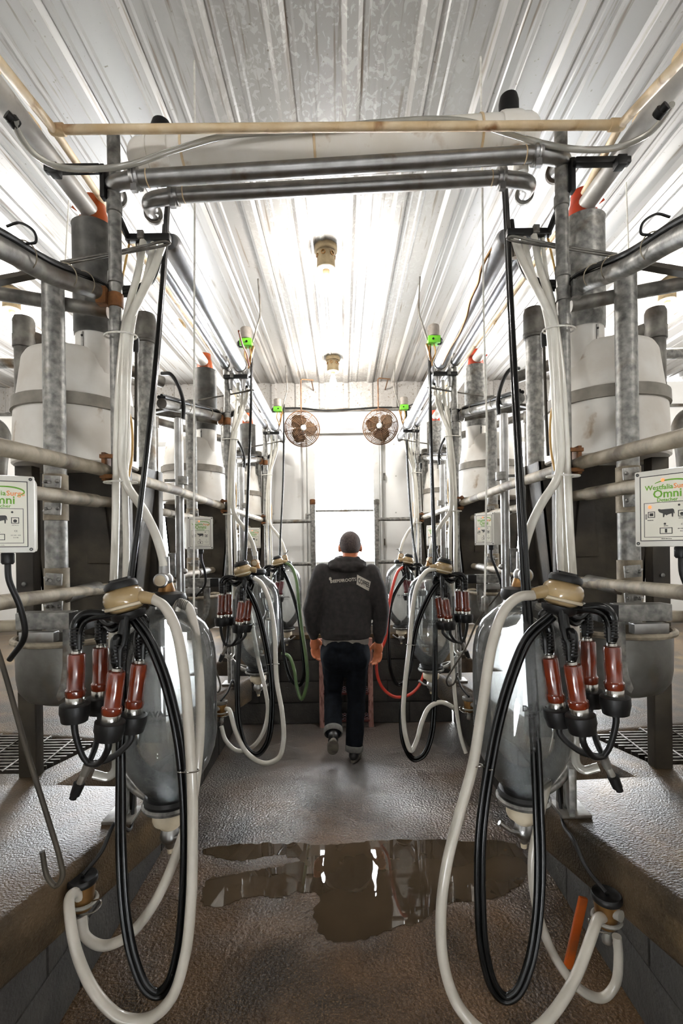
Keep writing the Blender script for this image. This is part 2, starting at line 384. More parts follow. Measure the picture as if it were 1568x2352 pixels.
# ceiling sheet: grey-white enamel with dirt along the ribs and blotches
def ceil_mat():
    m = bpy.data.materials.new('ribbed_white_sheet'); m.use_nodes = True; t = m.node_tree; n = t.nodes; L = t.links; b = n['Principled BSDF']
    ge = n.new('ShaderNodeNewGeometry'); 
    def nz(s, d, st, dist=0):
        mp = n.new('ShaderNodeMapping'); mp.inputs['Scale'].default_value = st; L.new(ge.outputs['Position'], mp.inputs['Vector'])
        x = n.new('ShaderNodeTexNoise'); x.inputs['Scale'].default_value = s; x.inputs['Detail'].default_value = d; x.inputs['Distortion'].default_value = dist; L.new(mp.outputs[0], x.inputs['Vector']); return x.outputs['Fac']
    def rp(src, a, bb, c=0, d=1):
        r = n.new('ShaderNodeMapRange'); r.inputs[1].default_value = a; r.inputs[2].default_value = bb; r.inputs[3].default_value = c; r.inputs[4].default_value = d; L.new(src, r.inputs[0]); return r.outputs[0]
    def mixc(f, a, bcol):
        x = n.new('ShaderNodeMix'); x.data_type = 'RGBA'; L.new(f, x.inputs[0])
        if isinstance(a, tuple): x.inputs[6].default_value = (*lin(a), 1)
        else: L.new(a, x.inputs[6])
        x.inputs[7].default_value = (*lin(bcol), 1); return x.outputs[2]
    c = mixc(rp(nz(1.2, 5, (1, .35, 1)), .35, .65), (144, 141, 137), (122, 118, 113))
    # scabby blotches that follow the middle of the room, where condensation dries
    sx = n.new('ShaderNodeSeparateXYZ'); L.new(ge.outputs['Position'], sx.inputs[0])
    ab = n.new('ShaderNodeMath'); ab.operation = 'ABSOLUTE'; L.new(sx.outputs['X'], ab.inputs[0])
    band = rp(ab.outputs[0], .1, .55, .4, 0)
    mu = n.new('ShaderNodeMath'); mu.operation = 'MULTIPLY'; L.new(band, mu.inputs[0]); L.new(rp(nz(34, 4, (1, .7, 1), 1.4), .53, .57), mu.inputs[1])
    c = mixc(mu.outputs[0], c, (186, 184, 178))
    c = mixc(rp(nz(60, 4, (1, .045, 1), .2), .59, .70), c, (94, 82, 68))
    c = mixc(rp(nz(60, 4, (1, 1, 1)), .68, .76), c, (90, 80, 66))
    L.new(c, b.inputs['Base Color']); b.inputs['Roughness'].default_value = .38; b.inputs['Specular IOR Level'].default_value = .4
    return m
M['ceil'] = ceil_mat()
M['ribdirt'] = mat('dirt_in_rib_corner', (132, 116, 96), (176, 166, 150), .8, 0, 12, stretch=(1, .3, 1), world=True)

# ------------------------------------------------------------------ the room
ctx(-1, 0)
ZP = 0.83; ZC = ZP + 2.48; YE = 4.46; YW = 4.95; YB = -2.6; XW = 3.6
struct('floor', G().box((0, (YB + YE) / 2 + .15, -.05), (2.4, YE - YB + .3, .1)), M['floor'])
# side walls, end wall, wall behind
struct('wall_left', G().box((-XW - .05, (YB + YW) / 2, ZC / 2), (.1, YW - YB + .2, ZC)), M['wall'])
struct('wall_right', G().box((XW + .05, (YB + YW) / 2, ZC / 2), (.1, YW - YB + .2, ZC)), M['wall'])
struct('wall_back', G().box((0, YB - .05, ZC / 2), (2 * XW, .1, ZC)), M['wall'])
DX0, DX1 = P(698, 1200, YW).x, P(880, 1200, YW).x; DZ1 = P(787, 988, YW).z; DZ0 = ZP
OX0, OX1, OZ = 1.45, 2.45, 2.72          # cow exits left and right of the door
g = G()
for (xa, xb, za, zb_) in ((-XW, -OX1, 0, ZC), (-OX0, DX0, 0, ZC), (DX1, OX0, 0, ZC), (OX1, XW, 0, ZC), (-OX1, -OX0, 0, ZP - .01), (-OX1, -OX0, OZ, ZC), (OX0, OX1, 0, ZP - .01), (OX0, OX1, OZ, ZC), (DX0, DX1, DZ1, ZC), (DX0, DX1, 0, DZ0)):
    g.box(((xa + xb) / 2, YW + .05, (za + zb_) / 2), (xb - xa, .1, zb_ - za))
for nm, sg in (('door_2', -1), ('door_3', 1)):
    xm = sg * (OX0 + OX1) / 2
    struct(nm, G().box((sg * OX0, YW + .03, (ZP + OZ) / 2), (.05, .14, OZ - ZP)).box((sg * OX1, YW + .03, (ZP + OZ) / 2), (.05, .14, OZ - ZP)).box((xm, YW + .03, OZ), (OX1 - OX0 + .05, .14, .05)), M['trim'], None, .004)
struct('wall_end', g, M['wall'])
# wall sheet joints and screw dots
we = bpy.data.objects['wall_end']
for x in (-3.0, -1.22, 1.22, 3.0):
    struct('batten', G().box((x, YW - .006, (ZP + ZC - .25) / 2), (.035, .012, ZC - .25 - ZP)), M['trim'], we)
for px, py in ((909, 1093), (909, 1177), (910, 1261), (627, 1180), (880 + 24, 1020)):
    p = P(px, py, YW)
    struct('screw_cap', G().lathe((p.x, YW, p.z), [(.008, 0), (.006, .004), (.001, .005)], 8, (0, -1, 0)), M['trim'], we)

# ceiling: backing and ribbed sheets, each sheet three ribs wide
ceil = struct('ceiling', G().box((0, (YB + YW) / 2, ZC + .06), (2 * XW, YW - YB, .04)), M['trim'])
RP = 0.2475; x0 = P(739, 883, YW).x
def rib_profile(xa):
    pr = []
    for i in range(3):
        c = xa + RP * (i + .5)
        pr += [(c - RP / 2, 0), (c - .036, 0), (c - .018, -.021), (c + .018, -.021), (c + .036, 0)]
        for q in (.26, .74):
            pass
        pr += [(c + RP * .5 - .092, 0), (c + RP * .5 - .084, -.005), (c + RP * .5 - .072, -.005), (c + RP * .5 - .064, 0),
               (c + RP * .5 - .034, 0), (c + RP * .5 - .026, -.005), (c + RP * .5 - .014, -.005), (c + RP * .5 - .006, 0)]
    pr.append((xa + RP * 3, 0)); return pr
i0 = -5
for i in range(i0, 6):
    xa = x0 - RP / 2 + RP * 3 * i
    if xa + RP * 3 < -XW or xa > XW: continue
    pr = rib_profile(xa); n = len(pr); g = G()
    ya, yb = YB, YW
    vs = [(p[0], ya, ZC + p[1] + .03) for p in pr] + [(p[0], yb, ZC + p[1] + .03) for p in pr]
    g._add(vs, [(j, j + 1, n + j + 1, n + j) for j in range(n - 1)])
    struct('ceiling_panel', g, M['ceil'], ceil, angle=20)
# upstand of the same sheet above the end wall
zt = ZC + .03; zb = P(787, 940, YW).z; g = G(); pr = []
for i in range(-14, 15):
    c = x0 + RP * i
    pr += [(c - RP / 2, 0), (c - .036, 0), (c - .018, -.021), (c + .018, -.021), (c + .036, 0)]
pr = [p for p in pr if abs(p[0]) < XW]; n = len(pr)
g._add([(p[0], YW - .03 + p[1], zt) for p in pr] + [(p[0], YW - .03 + p[1], zb) for p in pr], [(j, j + 1, n + j + 1, n + j) for j in range(n - 1)])
struct('trim_1', g, M['ceil'], angle=20)
struct('trim_2', G().box((0, YW - .02, zb - .012), (2 * XW, .03, .024)), M['galvd'])

# pit walls of concrete block, each block its own piece
def block_wall(name, horizontal, fixed, a0, a1, z1, sgn):
    if horizontal: back = G().box(((a0 + a1) / 2, fixed + .07, z1 / 2), (a1 - a0, .1, z1))
    else: back = G().box((fixed + sgn * .07, (a0 + a1) / 2, z1 / 2), (.1, a1 - a0, z1))
    wl = struct(name, back, M['mortar'])
    rows = max(1, round(z1 / .2)); rh = z1 / rows; bl = .4; cache = {}
    for r in range(rows):
        a = a0 - (.2 if r % 2 else 0)
        while a < a1 - .01:
            s0, s1 = max(a, a0), min(a + bl, a1)
            if s1 - s0 > .03:
                ln = s1 - s0 - .01; key = round(ln, 3)
                if key not in cache:
                    sz = (ln, .03, rh - .01) if horizontal else (.03, ln, rh - .01)
                    cache[key] = mesh_of('block', G().box((0, 0, 0), sz).v, G().box((0, 0, 0), sz).f, M['block'], .004)
                o = bpy.data.objects.new('block', cache[key]); COL.objects.link(o); o.parent = wl
                d = random.uniform(-.003, .003)
                o.location = ((s0 + s1) / 2, fixed + .02 + d, rh * (r + .5)) if horizontal else (fixed + sgn * (.02 + d), (s0 + s1) / 2, rh * (r + .5))
            a += bl
block_wall('wall_pit_end', True, YE, -1.0, 1.0, ZP - .04, 1)
block_wall('wall_pit_left', False, -1.0, -.6, YE, .67, -1)
block_wall('wall_pit_right', False, 1.0, -.6, YE, .67, 1)
# landing above the end wall
struct('trim_3', G().box((0, (YE + YW) / 2, ZP - .02), (2.0, YW - YE, .04)), M['slab'])

# saw-toothed platforms where the cows stand, with a slotted gutter
def tooth_edge():
    pts = []
    for k in range(-2, 4):
        y1 = 1.66 + S * k
        pts += [(-1.005, y1 - S + .03), (-.585, y1 - .05), (-.60, y1)]
    out = []
    for p in pts:
        if p[1] > YE: continue
        out.append(p)
    out.append((-.60 - .0, YE)) if False else out.append((-1.0, YE))
    return out
def clip_tooth(pts):
    r = []
    for x, y in pts:
        r.append((x, max(YB, min(YW, y))))
    return r
GP = [(-1.05, 2.064), (-1.148, 1.776), (-2.7, 1.776), (-2.7, 2.30), (-1.54, 2.158)]
for s in (-1, 1):
    ctx(s, 0)
    edge = []
    for k in range(-1, 4):
        y1 = 1.66 + S * k
        edge += [(-1.005, y1 - S + .03), (-.70, 1.28 + S * k), (-.60, y1 - .06), (-.592, y1 - .03), (-.605, y1)]
    edge = [p for p in edge if p[1] < YW - .02]
    poly = [(-XW, YB), (-1.005, YB)] + edge + [(edge[-1][0], YW), (-XW, YW)]
    vs = [Vector((x, y, 0)) for x, y in poly]
    # slab with a rounded nose: prism + bevel, hole cut for the gutter
    o = struct('trim_4' if s < 0 else 'trim_5', G().prism(poly, ZP - .16, ZP), M['slab'])
    c = bpy.data.objects.new('cut', None)
    cm = mesh_of('cut', [tr(v) for v in G().prism(GP, ZP - .3, ZP + .1).v], G().prism(GP, 0, 1).f, None)
    co = bpy.data.objects.new('cut', cm); COL.objects.link(co)
    md = o.modifiers.new('b', 'BOOLEAN'); md.object = co; md.operation = 'DIFFERENCE'; md.solver = 'EXACT'
    bv = o.modifiers.new('v', 'BEVEL'); bv.width = .022; bv.segments = 3; bv.limit_method = 'ANGLE'; bv.angle_limit = radians(40)
    dg = bpy.context.evaluated_depsgraph_get(); me = bpy.data.meshes.new_from_object(o.evaluated_get(dg))
    o.modifiers.clear(); o.data = me; me.shade_smooth(); me.set_sharp_from_angle(angle=radians(35))
    bpy.data.objects.remove(co)
    struct('trim_6' if s < 0 else 'trim_7', G().box((-(XW + 1.1) / 2, (YB + YW) / 2, .5), (XW - 1.1, YW - YB, .04)), M['gut'])
    # floor grating: every bar a piece
    sd = 'left' if s < 0 else 'right'
    t = thing('floor_grate', (-1.3, 1.97, ZP), f'steel bar grating set into the {sd} platform over its gutter', 'grate', 'platform floor grates')
    def xr(y):      # right end of a bar at depth y, on the polygon
        if y < 2.064: return -1.148 + (y - 1.776) / (2.064 - 1.776) * .098
        return -1.05 - (y - 2.064) / (2.158 - 2.064) * .49
    def xl(y):
        return -2.7 if y < 2.158 else -2.7
    y = 1.80
    while y < 2.15:
        x1 = xr(y) - .012
        part('bar', G().box(((-2.69 + x1) / 2, y, ZP - .014), (x1 + 2.69, .007, .026)), M['grate'], t); y += .028
    for i in range(13):
        x = -1.16 - i * .12; ya = 1.78
        yb = 2.12 if x > -1.4 else 2.15
        if x > -1.3: yb = 2.08 + (-1.05 - x) * .15
        part('cross_rod', G().tube([(x, ya, ZP + .001), (x - .02, yb, ZP + .001)],   .003, 6), M['grate'], t)

# ------------------------------------------------------------------ door in the end wall, lit from outside
ctx(-1, 0)
dr = struct('door_1', G().box((DX0 + .015, YW - .012, (DZ0 + DZ1) / 2), (.03, .06, DZ1 - DZ0)).box((DX1 - .015, YW - .012, (DZ0 + DZ1) / 2), (.03, .06, DZ1 - DZ0)).box(((DX0 + DX1) / 2, YW - .012, DZ1 - .02), (DX1 - DX0, .06, .04)), M['trim'], None, .004)
gx0, gx1 = P(724, 1150, YW).x, P(858, 1150, YW).x; gz0, gz1 = P(787, 1290, YW).z, P(787, 1020, YW).z; gzm = P(787, 1173, YW).z
ya = YW + .02
g = G().box(((DX0 + .03 + gx0) / 2, ya, (DZ0 + DZ1) / 2), (gx0 - DX0 - .03, .04, DZ1 - DZ0 - .04)).box(((DX1 - .03 + gx1) / 2, ya, (DZ0 + DZ1) / 2), (DX1 - .03 - gx1, .04, DZ1 - DZ0 - .04))
g.box(((gx0 + gx1) / 2, ya, (gz1 + DZ1 - .04) / 2), (gx1 - gx0, .04, DZ1 - .04 - gz1)).box(((gx0 + gx1) / 2, ya, (DZ0 + gz0) / 2), (gx1 - gx0, .04, gz0 - DZ0))
struct('door_leaf', g, M['trim'], dr)
struct('cross_rail', G().box(((gx0 + gx1) / 2, ya, gzm), (gx1 - gx0, .035, .022)), M['galv'], dr)
zt2 = P(787, 1043, YW).z
struct('cross_rail', G().box(((gx0 + gx1) / 2, ya, zt2), (gx1 - gx0, .02, .008)), M['trim'], dr)
struct('pane', G().box(((gx0 + gx1) / 2, ya + .006, (gzm + gz1) / 2), (gx1 - gx0, .004, gz1 - gzm - .02)), M['pane'], dr)
struct('pane', G().box(((gx0 + gx1) / 2, ya + .006, (gzm + gz0) / 2), (gx1 - gx0, .004, gzm - gz0 - .02)), M['pane'], dr)
p = P(705, 1187, YW)
struct('latch', G().box((p.x, YW - .03, p.z), (.03, .03, .06)).cyl((p.x, YW - .04, p.z + .02), (p.x + .05, YW - .05, p.z + .02), .008), M['galv'], dr, .004)
for zz in (1095, 1245, 1400):
    q = P(882, zz, YW); struct('hinge', G().box((q.x, YW - .015, q.z), (.02, .02, .07)), M['galvd'], dr)
# casing boards
for nm, px in (('trim_8', 709), ('trim_9', 871)):
    q = P(px, 1200, YW)
    struct(nm, G().box((q.x, YW - .012, (ZP + DZ1) / 2), (.012, .022, DZ1 - ZP)), M['galvd'] if False else M['trim'])
struct('trim_10', G().box(((DX0 + DX1) / 2, YW - .012, DZ1 + .035), (DX1 - DX0 + .1, .024, .07)), M['trim'], None, .003)

# puddle on the pit floor
ctx(-1, 0)
out = [(620, 1934), (760, 1940), (900, 1931), (1050, 1936), (1180, 1945), (1215, 1985), (1190, 2040), (1120, 2070), (1010, 2085), (985, 2110), (930, 2125), (870, 2150), (800, 2165), (745, 2150), (722, 2110), (735, 2062), (700, 2052), (640, 2060), (560, 2062), (500, 2080), (455, 2060), (480, 2015), (560, 2000), (640, 1990), (690, 1975), (640, 1962), (560, 1972), (490, 1965), (470, 1948), (540, 1938)]
pts = [P(a, b, H * F / (b - CY)) for a, b in out]
pts = cr(pts + [pts[0]], 14)[:-1]
pts = [Vector((p.x, p.y, 0)) + Vector((noise.noise((p.x * 9, p.y * 9, 3)), noise.noise((p.x * 9, p.y * 9, 8)), 0)) * .022 + Vector((noise.noise((p.x * 40, p.y * 40, 3)), noise.noise((p.x * 40, p.y * 40, 8)), 0)) * .016 for p in pts]
solo('puddle', G().prism([(p.x, p.y) for p in pts], .0005, .0022), M['puddle'], 'shallow mirror-like puddle lying across the middle of the pit floor', 'puddle')

# ------------------------------------------------------------------ overhead pipework across the pit
ctx(-1, 0)
KN = ['nearest', 'middle', 'farthest']; SDN = {-1: 'left', 1: 'right'}
def pxline(a, b, D0, D1=None): return [P(*a, D0), P(*b, D1 if D1 is not None else D0)]

# white PVC header tank
t = thing('header_tank', P(740, 340, 1.52), 'fat white PVC header with domed ends spanning the pit overhead', 'tank')
A, B = P(330, 362, 1.52), P(1205, 305, 1.52); dirn = (B - A).normalized(); L_ = (B - A).length; R_ = .054
prof = []
for i in range(7):
    a = pi / 2 * i / 6; prof.append((R_ * sin(a), -R_ * .9 * cos(a)))
prof = [(max(r, .002), h) for r, h in prof] + [(R_, L_)]
for i in range(1, 7):
    a = pi / 2 * i / 6; prof.append((max(R_ * cos(a), .002), L_ + R_ * .9 * sin(a)))
part('barrel', G().lathe(A, prof, 32, dirn), M['pvc'], t)
for px in (345, 392, 425, 722, 1100, 1160, 1190):
    f = (px - 330) / 875; c = A + (B - A) * f
    part('joint_ring', G().lathe(c, [(R_, -.004), (R_ + .003, -.003), (R_ + .003, .003), (R_, .004)], 32, dirn), M['beige'] if px in (722, 1100, 425) else M['pvc'], t)
for px in (372, 1168):
    f = (px - 330) / 875; c = A + (B - A) * f
    part('saddle', G().lathe(c, [(R_ + .004, -.03), (R_ + .006, -.02), (R_ + .006, .02), (R_ + .004, .03)], 32, dirn), M['pvc'], t)
for (px, py, h, s) in ((370, 300, .045, 1), (1168, 253, .06, 1)):
    c = P(px, py, 1.52)
    part('rubber_cap', G().lathe(c + Vector((0, 0, -.02)), [(.029, -.012), (.031, -.008), (.031, h * .7), (.027, h), (.02, h + .003)], 24), M['blk'], t)
for (a, b) in (((318, 375, 1.52), (300, 402, 1.55)), ((1195, 360, 1.52), (1195, 398, 1.53))):
    part('drop_leg', G().tube([P(*a), P(*b)], .024, 16), M['pvc'], t)

# two stainless milk headers with elbows that turn back into the lines along the pit
def header(nm, label, pts, r, rings):
    t = thing(nm, pts[0], label, 'pipe')
    part('pipe', G().tube(pts[2:4], r, 20), M['steel'], t)
    part('elbow', G().tube(cr([pts[2], pts[1], pts[0]], 8), r * 1.02, 20), M['steel'], t)
    part('elbow', G().tube(cr([pts[3], pts[4], pts[5]], 8), r * 1.02, 20), M['steel'], t)
    d = (pts[3] - pts[2]).normalized()
    for c in (pts[2], pts[3]):
        part('union_clamp', G().lathe(c, [(r, -.014), (r + .008, -.012), (r + .009, -.004), (r + .005, 0), (r + .009, .004), (r + .008, .012), (r, .014)], 24, d).box(c + Vector((0, -.012, -r - .012)), (.018, .014, .024)), M['steel'], t)
    for c, dd in ((pts[0], pts[0] - pts[1]), (pts[5], pts[5] - pts[4])):
        part('union_clamp', G().lathe(c, [(r, -.012), (r + .008, -.01), (r + .008, .01), (r, .012)], 24, dd), M['galvd'], t)
    for f in (.03, .97):
        c = pts[2] + (pts[3] - pts[2]) * f
        part('weld_ring', G().lathe(c, [(r, -.002), (r + .0015, 0), (r, .002)], 24, d), M['beige'], t)
    return t
header('milk_header', 'upper of the two stainless pipes crossing the pit below the white tank',
       [P(268, 452, 1.56), P(262, 424, 1.46), P(312, 411, 1.45), P(1232, 354, 1.45), P(1290, 366, 1.46), P(1276, 396, 1.56)], .0235, 0)
header('milk_header', 'lower of the two stainless pipes crossing the pit below the white tank',
       [P(352, 492, 1.63), P(346, 462, 1.53), P(400, 449, 1.52), P(1150, 409, 1.52), P(1210, 420, 1.53), P(1204, 447, 1.63)], .0225, 0)

# beige conduit over everything
t = thing('conduit', P(770, 293, 1.40), 'thin beige plastic conduit crossing the pit above the white tank', 'pipe')
part('cross_run', G().tube([P(124, 298, 1.40), P(1424, 287, 1.40)], .0125, 14), M['beige'], t)
for s in (-1, 1):
    a = P(124, 298, 1.40) if s < 0 else P(1424, 287, 1.40)
    b = P(-60, 70, 1.02) if s < 0 else P(1628, 70, 1.02)
    c = P(246, 478, 1.80) if s < 0 else P(1326, 470, 1.80)
    far = P(560, 905, 3.9) if s < 0 else P(1010, 905, 3.9)
    part('side_run', G().tube([b, a], .0125, 14), M['beige'], t)
    part('side_run', G().tube([a, c, far], .0115, 12), M['beige'], t)
    part('elbow', G().ell(a, (.017, .017, .017), 14, 8).lathe(a, [(.0165, .0), (.0165, .03), (.013, .032)], 16, (-s, 0, 0)), M['beige'], t)
# thin slack hose draped over the header
solo('drain_hose', G().tube([P(*q) for q in ((35, 275, 1.22), (40, 300, 1.24), (75, 350, 1.30), (130, 382, 1.36), (220, 388, 1.40), (300, 378, 1.415), (400, 345, 1.43), (520, 312, 1.44), (640, 303, 1.45), (760, 292, 1.45), (880, 281, 1.45), (1000, 274, 1.45), (1080, 281, 1.45), (1170, 308, 1.44), (1260, 333, 1.42), (1340, 344, 1.41), (1420, 338, 1.38), (1490, 306, 1.33), (1530, 262, 1.27), (1542, 240, 1.24))], .0085, 10, smooth=6),
     M['clear'], 'limp translucent hose draped in a wave across the white tank', 'hose')

# ------------------------------------------------------------------ per side: long runs
for s in (-1, 1):
    ctx(s, 0); sd = SDN[s]; mi = 'on the ' + sd + ' side'
    # feed auger tube
    t = thing('auger_tube', (-.93, 1.75, 2.9), f'grey white auger tube sloping along the ceiling over the {sd} stalls', 'pipe')
    ends = [(-.945, -.4, 2.90), (-.90, 4.7, 2.885)]
    for k in range(3):
        a = (-.938 + .012 * k, -.4 if k == 0 else .4 + 1.42 * k, 2.915); b = (-.898, 1.80 + 1.42 * k, 2.872)
        part('tube', G().tube([a, b], .033, 18), M['pvcg'] if k == 0 else M['pvc'], t)
    for y in (1.25, 1.42, 2.7, 4.0):
        part('joint_ring', G().lathe((-.925 + .01 * (y - 1), y, 2.915 if y < 1.4 else 2.905), [(.033, -.02), (.036, -.018), (.036, .018), (.033, .02)], 20, (0.01, 1, -.01)), M['beige'], t)
    # two milk lines along the pit, the inner one larger, in sections between the inlets
    inner = 'inner'; 
    for nm, X, Z, r, lab in (('milk_pipe', -.585, 2.715, .036, f'thick bright stainless milk pipe nearest the pit middle, hung along the {sd} side'),
                             ('milk_pipe', -.672, 2.722, .0235, f'thinner stainless milk pipe outside the thick one, hung along the {sd} side')):
        t = thing(nm, (X, 2.9, Z), lab, 'pipe')
        for k in range(3):
            y0 = 1.66 if k == 0 else 2.90 + S * (k - 1); y1 = 2.82 + S * k if k < 2 else 4.75
            if k == 2: y1 = 4.3 + .4
            part('pipe_section', G().lathe((X, y0, Z), [(r * .8, 0), (r, .012), (r, y1 - y0 - .012), (r * .8, y1 - y0)], 24, (0, 1, 0)), M['milk'], t)
            part('end_ring', G().lathe((X, y1 - .02, Z), [(r, -.005), (r + .004, -.004), (r + .004, .004), (r, .005)], 24, (0, 1, 0)), M['galvd'], t)
            part('neck', G().cyl((X, y1 - .02, Z), (X, y1 + .12, Z), r * .55, None, 14), M['galvd'], t)
    # stall rails that run along the pit
    solo('stall_rail', G().tube([(-.715, .55, 1.845), (-.722, 1.44, 1.892), (-.725, 2.1, 1.905), (-.722, 2.86, 1.90), (-.722, 4.3, 1.90)], .0195, 16), M['rail'], f'uppermost of the three dusty rails running beside the {sd} pit edge', 'rail', None)
    for nm, Z, lab in (('stall_rail', (1.79, 1.835), 'middle'), ('stall_rail', (1.535, 1.50), 'lowest')):
        t = thing(nm, (-.9, 2.4, Z[0]), f'{lab} of the three dusty rails running beside the {sd} pit edge', 'rail')
        part('rail', G().tube([(-.87, .55, Z[0]), (-.905, 1.9, Z[1]), (-.905, 4.45, Z[1])], .0205, 16), M['rail'], t)
        for k in range(3):
            y = 1.66 + S * k
            part('sleeve', G().lathe((-.903, y, Z[0] + (Z[1] - Z[0]) * min(1, (y - .55) / 1.35)), [(.0205, -.11), (.0235, -.108), (.0235, .108), (.0205, .11)], 18, (-.02, 1, .03)), M['galvd'] if 'low' in lab else M['rail'], t)

# ------------------------------------------------------------------ one milking place
def hose(pts, r, m, name, label, group=None, seg=10, n=8):
    return solo(name, G().tube(pts, r, seg, smooth=n), m, label, 'hose', group)

def twin(pts, r):
    c = cr(pts, 8); g = G(); a, b = [], []
    prev = None
    for i, p in enumerate(c):
        t = (c[min(i + 1, len(c) - 1)] - c[max(i - 1, 0)]).normalized()
        sd_ = t.cross(Vector((0, 1, 0)))
        sd_ = sd_.normalized() if sd_.length > 1e-4 else Vector((1, 0, 0))
        f = i / len(c); ph = radians(82) * max(0, min(1, (.42 - f) / .30)); sd_ = sd_ * cos(ph) + t.cross(sd_) * sin(ph)
        a.append(p + sd_ * r * .92); b.append(p - sd_ * r * .92)
    g.tube(a, r, 10); g.tube(b, r, 10); return g

def cluster(s, k, tilt=0.0):
    ctx(s, k); sd = SDN[s]
    t = thing('milking_cluster', P(288, 1690, 1.2), f'hanging milking cluster with four cups, {KN[k]} of three on the {sd}', 'milking machine', 'hanging milking clusters')
    c = P(286, 1376, 1.2)
    R = Matrix.Rotation(radians(-14), 3, 'Y')
    ax = R @ Vector((0, 0, 1)); out = Vector((.94, -.05, -.02))
    claw = part('claw_bowl', G().lathe(c, [(.012, -.034), (.030, -.032), (.041, -.024), (.049, -.008), (.050, .004), (.046, .018), (.036, .028), (.024, .031)], 28, ax), M['amber'], t)
    part('rim', G().lathe(c - ax * .018, [(.047, -.004), (.0505, -.002), (.0505, .003), (.047, .005)], 28, ax), M['ivory'], claw)
    part('screw', G().ell(c - R @ Vector((.052, .01, .016)), (.006, .006, .006), 10, 6), M['alu'], claw)
    part('claw_cap', G().lathe(c + ax * .028, [(.040, 0), (.041, .008), (.037, .017), (.025, .020), (.02, .024), (.006, .025)], 20, ax).box(c + ax * .047, (.05, .016, .012), R), M['blk'], t)
    part('claw_base', G().lathe(c - ax * .034, [(.043, .0), (.040, -.012), (.03, -.02), (.012, -.024)], 24, ax), M['blk'], t)
    part('outlet', G().tube([c + Vector((.035, -.005, .008)), P(330, 1372, 1.19), P(352, 1376, 1.19)], [.014, .0165, .0145], 14), M['amber'], t)
    cups = [(176, 1500, 172, 1628, 1.185), (232, 1486, 230, 1612, 1.27), (268, 1540, 252, 1668, 1.15), (320, 1522, 304, 1652, 1.215)]
    mk = M['shell'] if k < 2 else M['shellv']
    ends = []
    for i, (x0_, y0_, x1_, y1_, D) in enumerate(cups):
        a, b = P(x0_, y0_, D), P(x1_, y1_, D); d = (b - a).normalized(); Ln = (b - a).length
        cup = part('cup_shell', G().lathe(a, [(.014, 0), (.019, .002), (.0205, .008), (.0200, Ln * .35), (.0195, Ln * .62), (.0205, Ln * .64), (.0232, Ln * .66), (.0236, Ln * .74), (.0215, Ln * .78)], 24, d), mk, t)
        part('steel_ring', G().lathe(a + d * Ln * .77, [(.0208, 0), (.0215, .001), (.0215, .022), (.0205, .024)], 24, d), M['alu'], cup)
        part('mouthpiece', G().lathe(a + d * Ln * .90, [(.030, 0), (.0345, .002), (.0350, .022), (.0325, .030), (.030, .044), (.014, .047)], 24, d), M['blk'], cup)
        part('nipple', G().lathe(a - d * .018, [(.007, 0), (.0075, .01), (.011, .012), (.0125, .02)], 14, d), M['alu'], cup)
        root = c - ax * .045 + Vector(((x0_ - 260) * .00022, (D - 1.2) * .5, 0))
        mid = root * .45 + a * .55 + Vector(((x0_ - 262) * .00030, 0, .055 if abs(x0_ - 262) > 40 else .02)); up = a + Vector((0, 0, .075))
        st = part('short_milk_tube', G().tube([root, mid, up, a - d * .01], [.0125, .0125, .0115, .0145], 12, smooth=7), M['blkg'], cup)
        g = G()
        for q in range(6): g.torus(a - d * (.022 + q * .008), .0148, .002, d, 16, 6)
        part('ribbed_end', g, M['blk'], cup)
        part('pulse_tube', G().tube([root + Vector((.008, -.01, .006)), mid + Vector((.014, -.02, -.012)), up + Vector((.017, -.012, -.02)), a + Vector((.014, -.012, .012))], .0058, 8, smooth=7), M['blkg'], cup)
        ends.append(a + d * (Ln * .90 + .046))
    j = P(203, 1755, 1.2)
    for i, e in enumerate(ends):
        mid = (e + j) / 2 + Vector((0, 0, -.028))
        part('wash_tube', G().tube([e + Vector((0, 0, .004)), e + Vector((0, 0, -.02)), mid, j], [.0085, .008, .0075, .0068], 10, smooth=6), M['blk'], t)
    part('wash_junction', G().tube([j, P(193, 1780, 1.2)], [.012, .010], 12).tube([P(193, 1780, 1.2), P(180, 1806, 1.19)], .0085, 10), M['galvd'], t)
    part('wash_plug', G().tube([P(182, 1800, 1.19), P(172, 1826, 1.19)], [.014, .012], 12).tube([P(172, 1822, 1.19), P(167, 1834, 1.19)], .009, 8), M['blk'], t)
    # wash tray arm it hangs from
    t2 = thing('hanger_arm', P(140, 1445, 1.36), f'galvanised box arm with black end behind the {KN[k]} {sd} cluster', 'bracket', 'cluster hanger arms')
    a, b = P(48, 1424, 1.36), P(170, 1424, 1.36)
    part('arm', G().box((a + b) / 2, ((b - a).length, .05, .048)), M['galv'], t2, bevel=.004)
    e = P(202, 1424, 1.36)
    part('end_block', G().box((b + e) / 2 + Vector((.005, 0, 0)), ((e - b).length + .01, .052, .049)), M['blk'], t2, bevel=.003)
    part('stub', G().tube([P(48, 1436, 1.38), P(-30, 1440, 1.38)], .017, 12), M['rail'], t2)
    part('hook_strap', G().extr([P(*q) for q in ((143, 1446, 1.40), (172, 1446, 1.40), (172, 1520, 1.40), (164, 1570, 1.40), (148, 1600, 1.40), (134, 1612, 1.40), (128, 1600, 1.40), (138, 1570, 1.40), (143, 1530, 1.40))], (0, .008, 0)), M['galv'], t2, bevel=.002)
    part('under_plate', G().box(P(90, 1462, 1.38), (.10, .03, .03)), M['steel'], t2, bevel=.003)

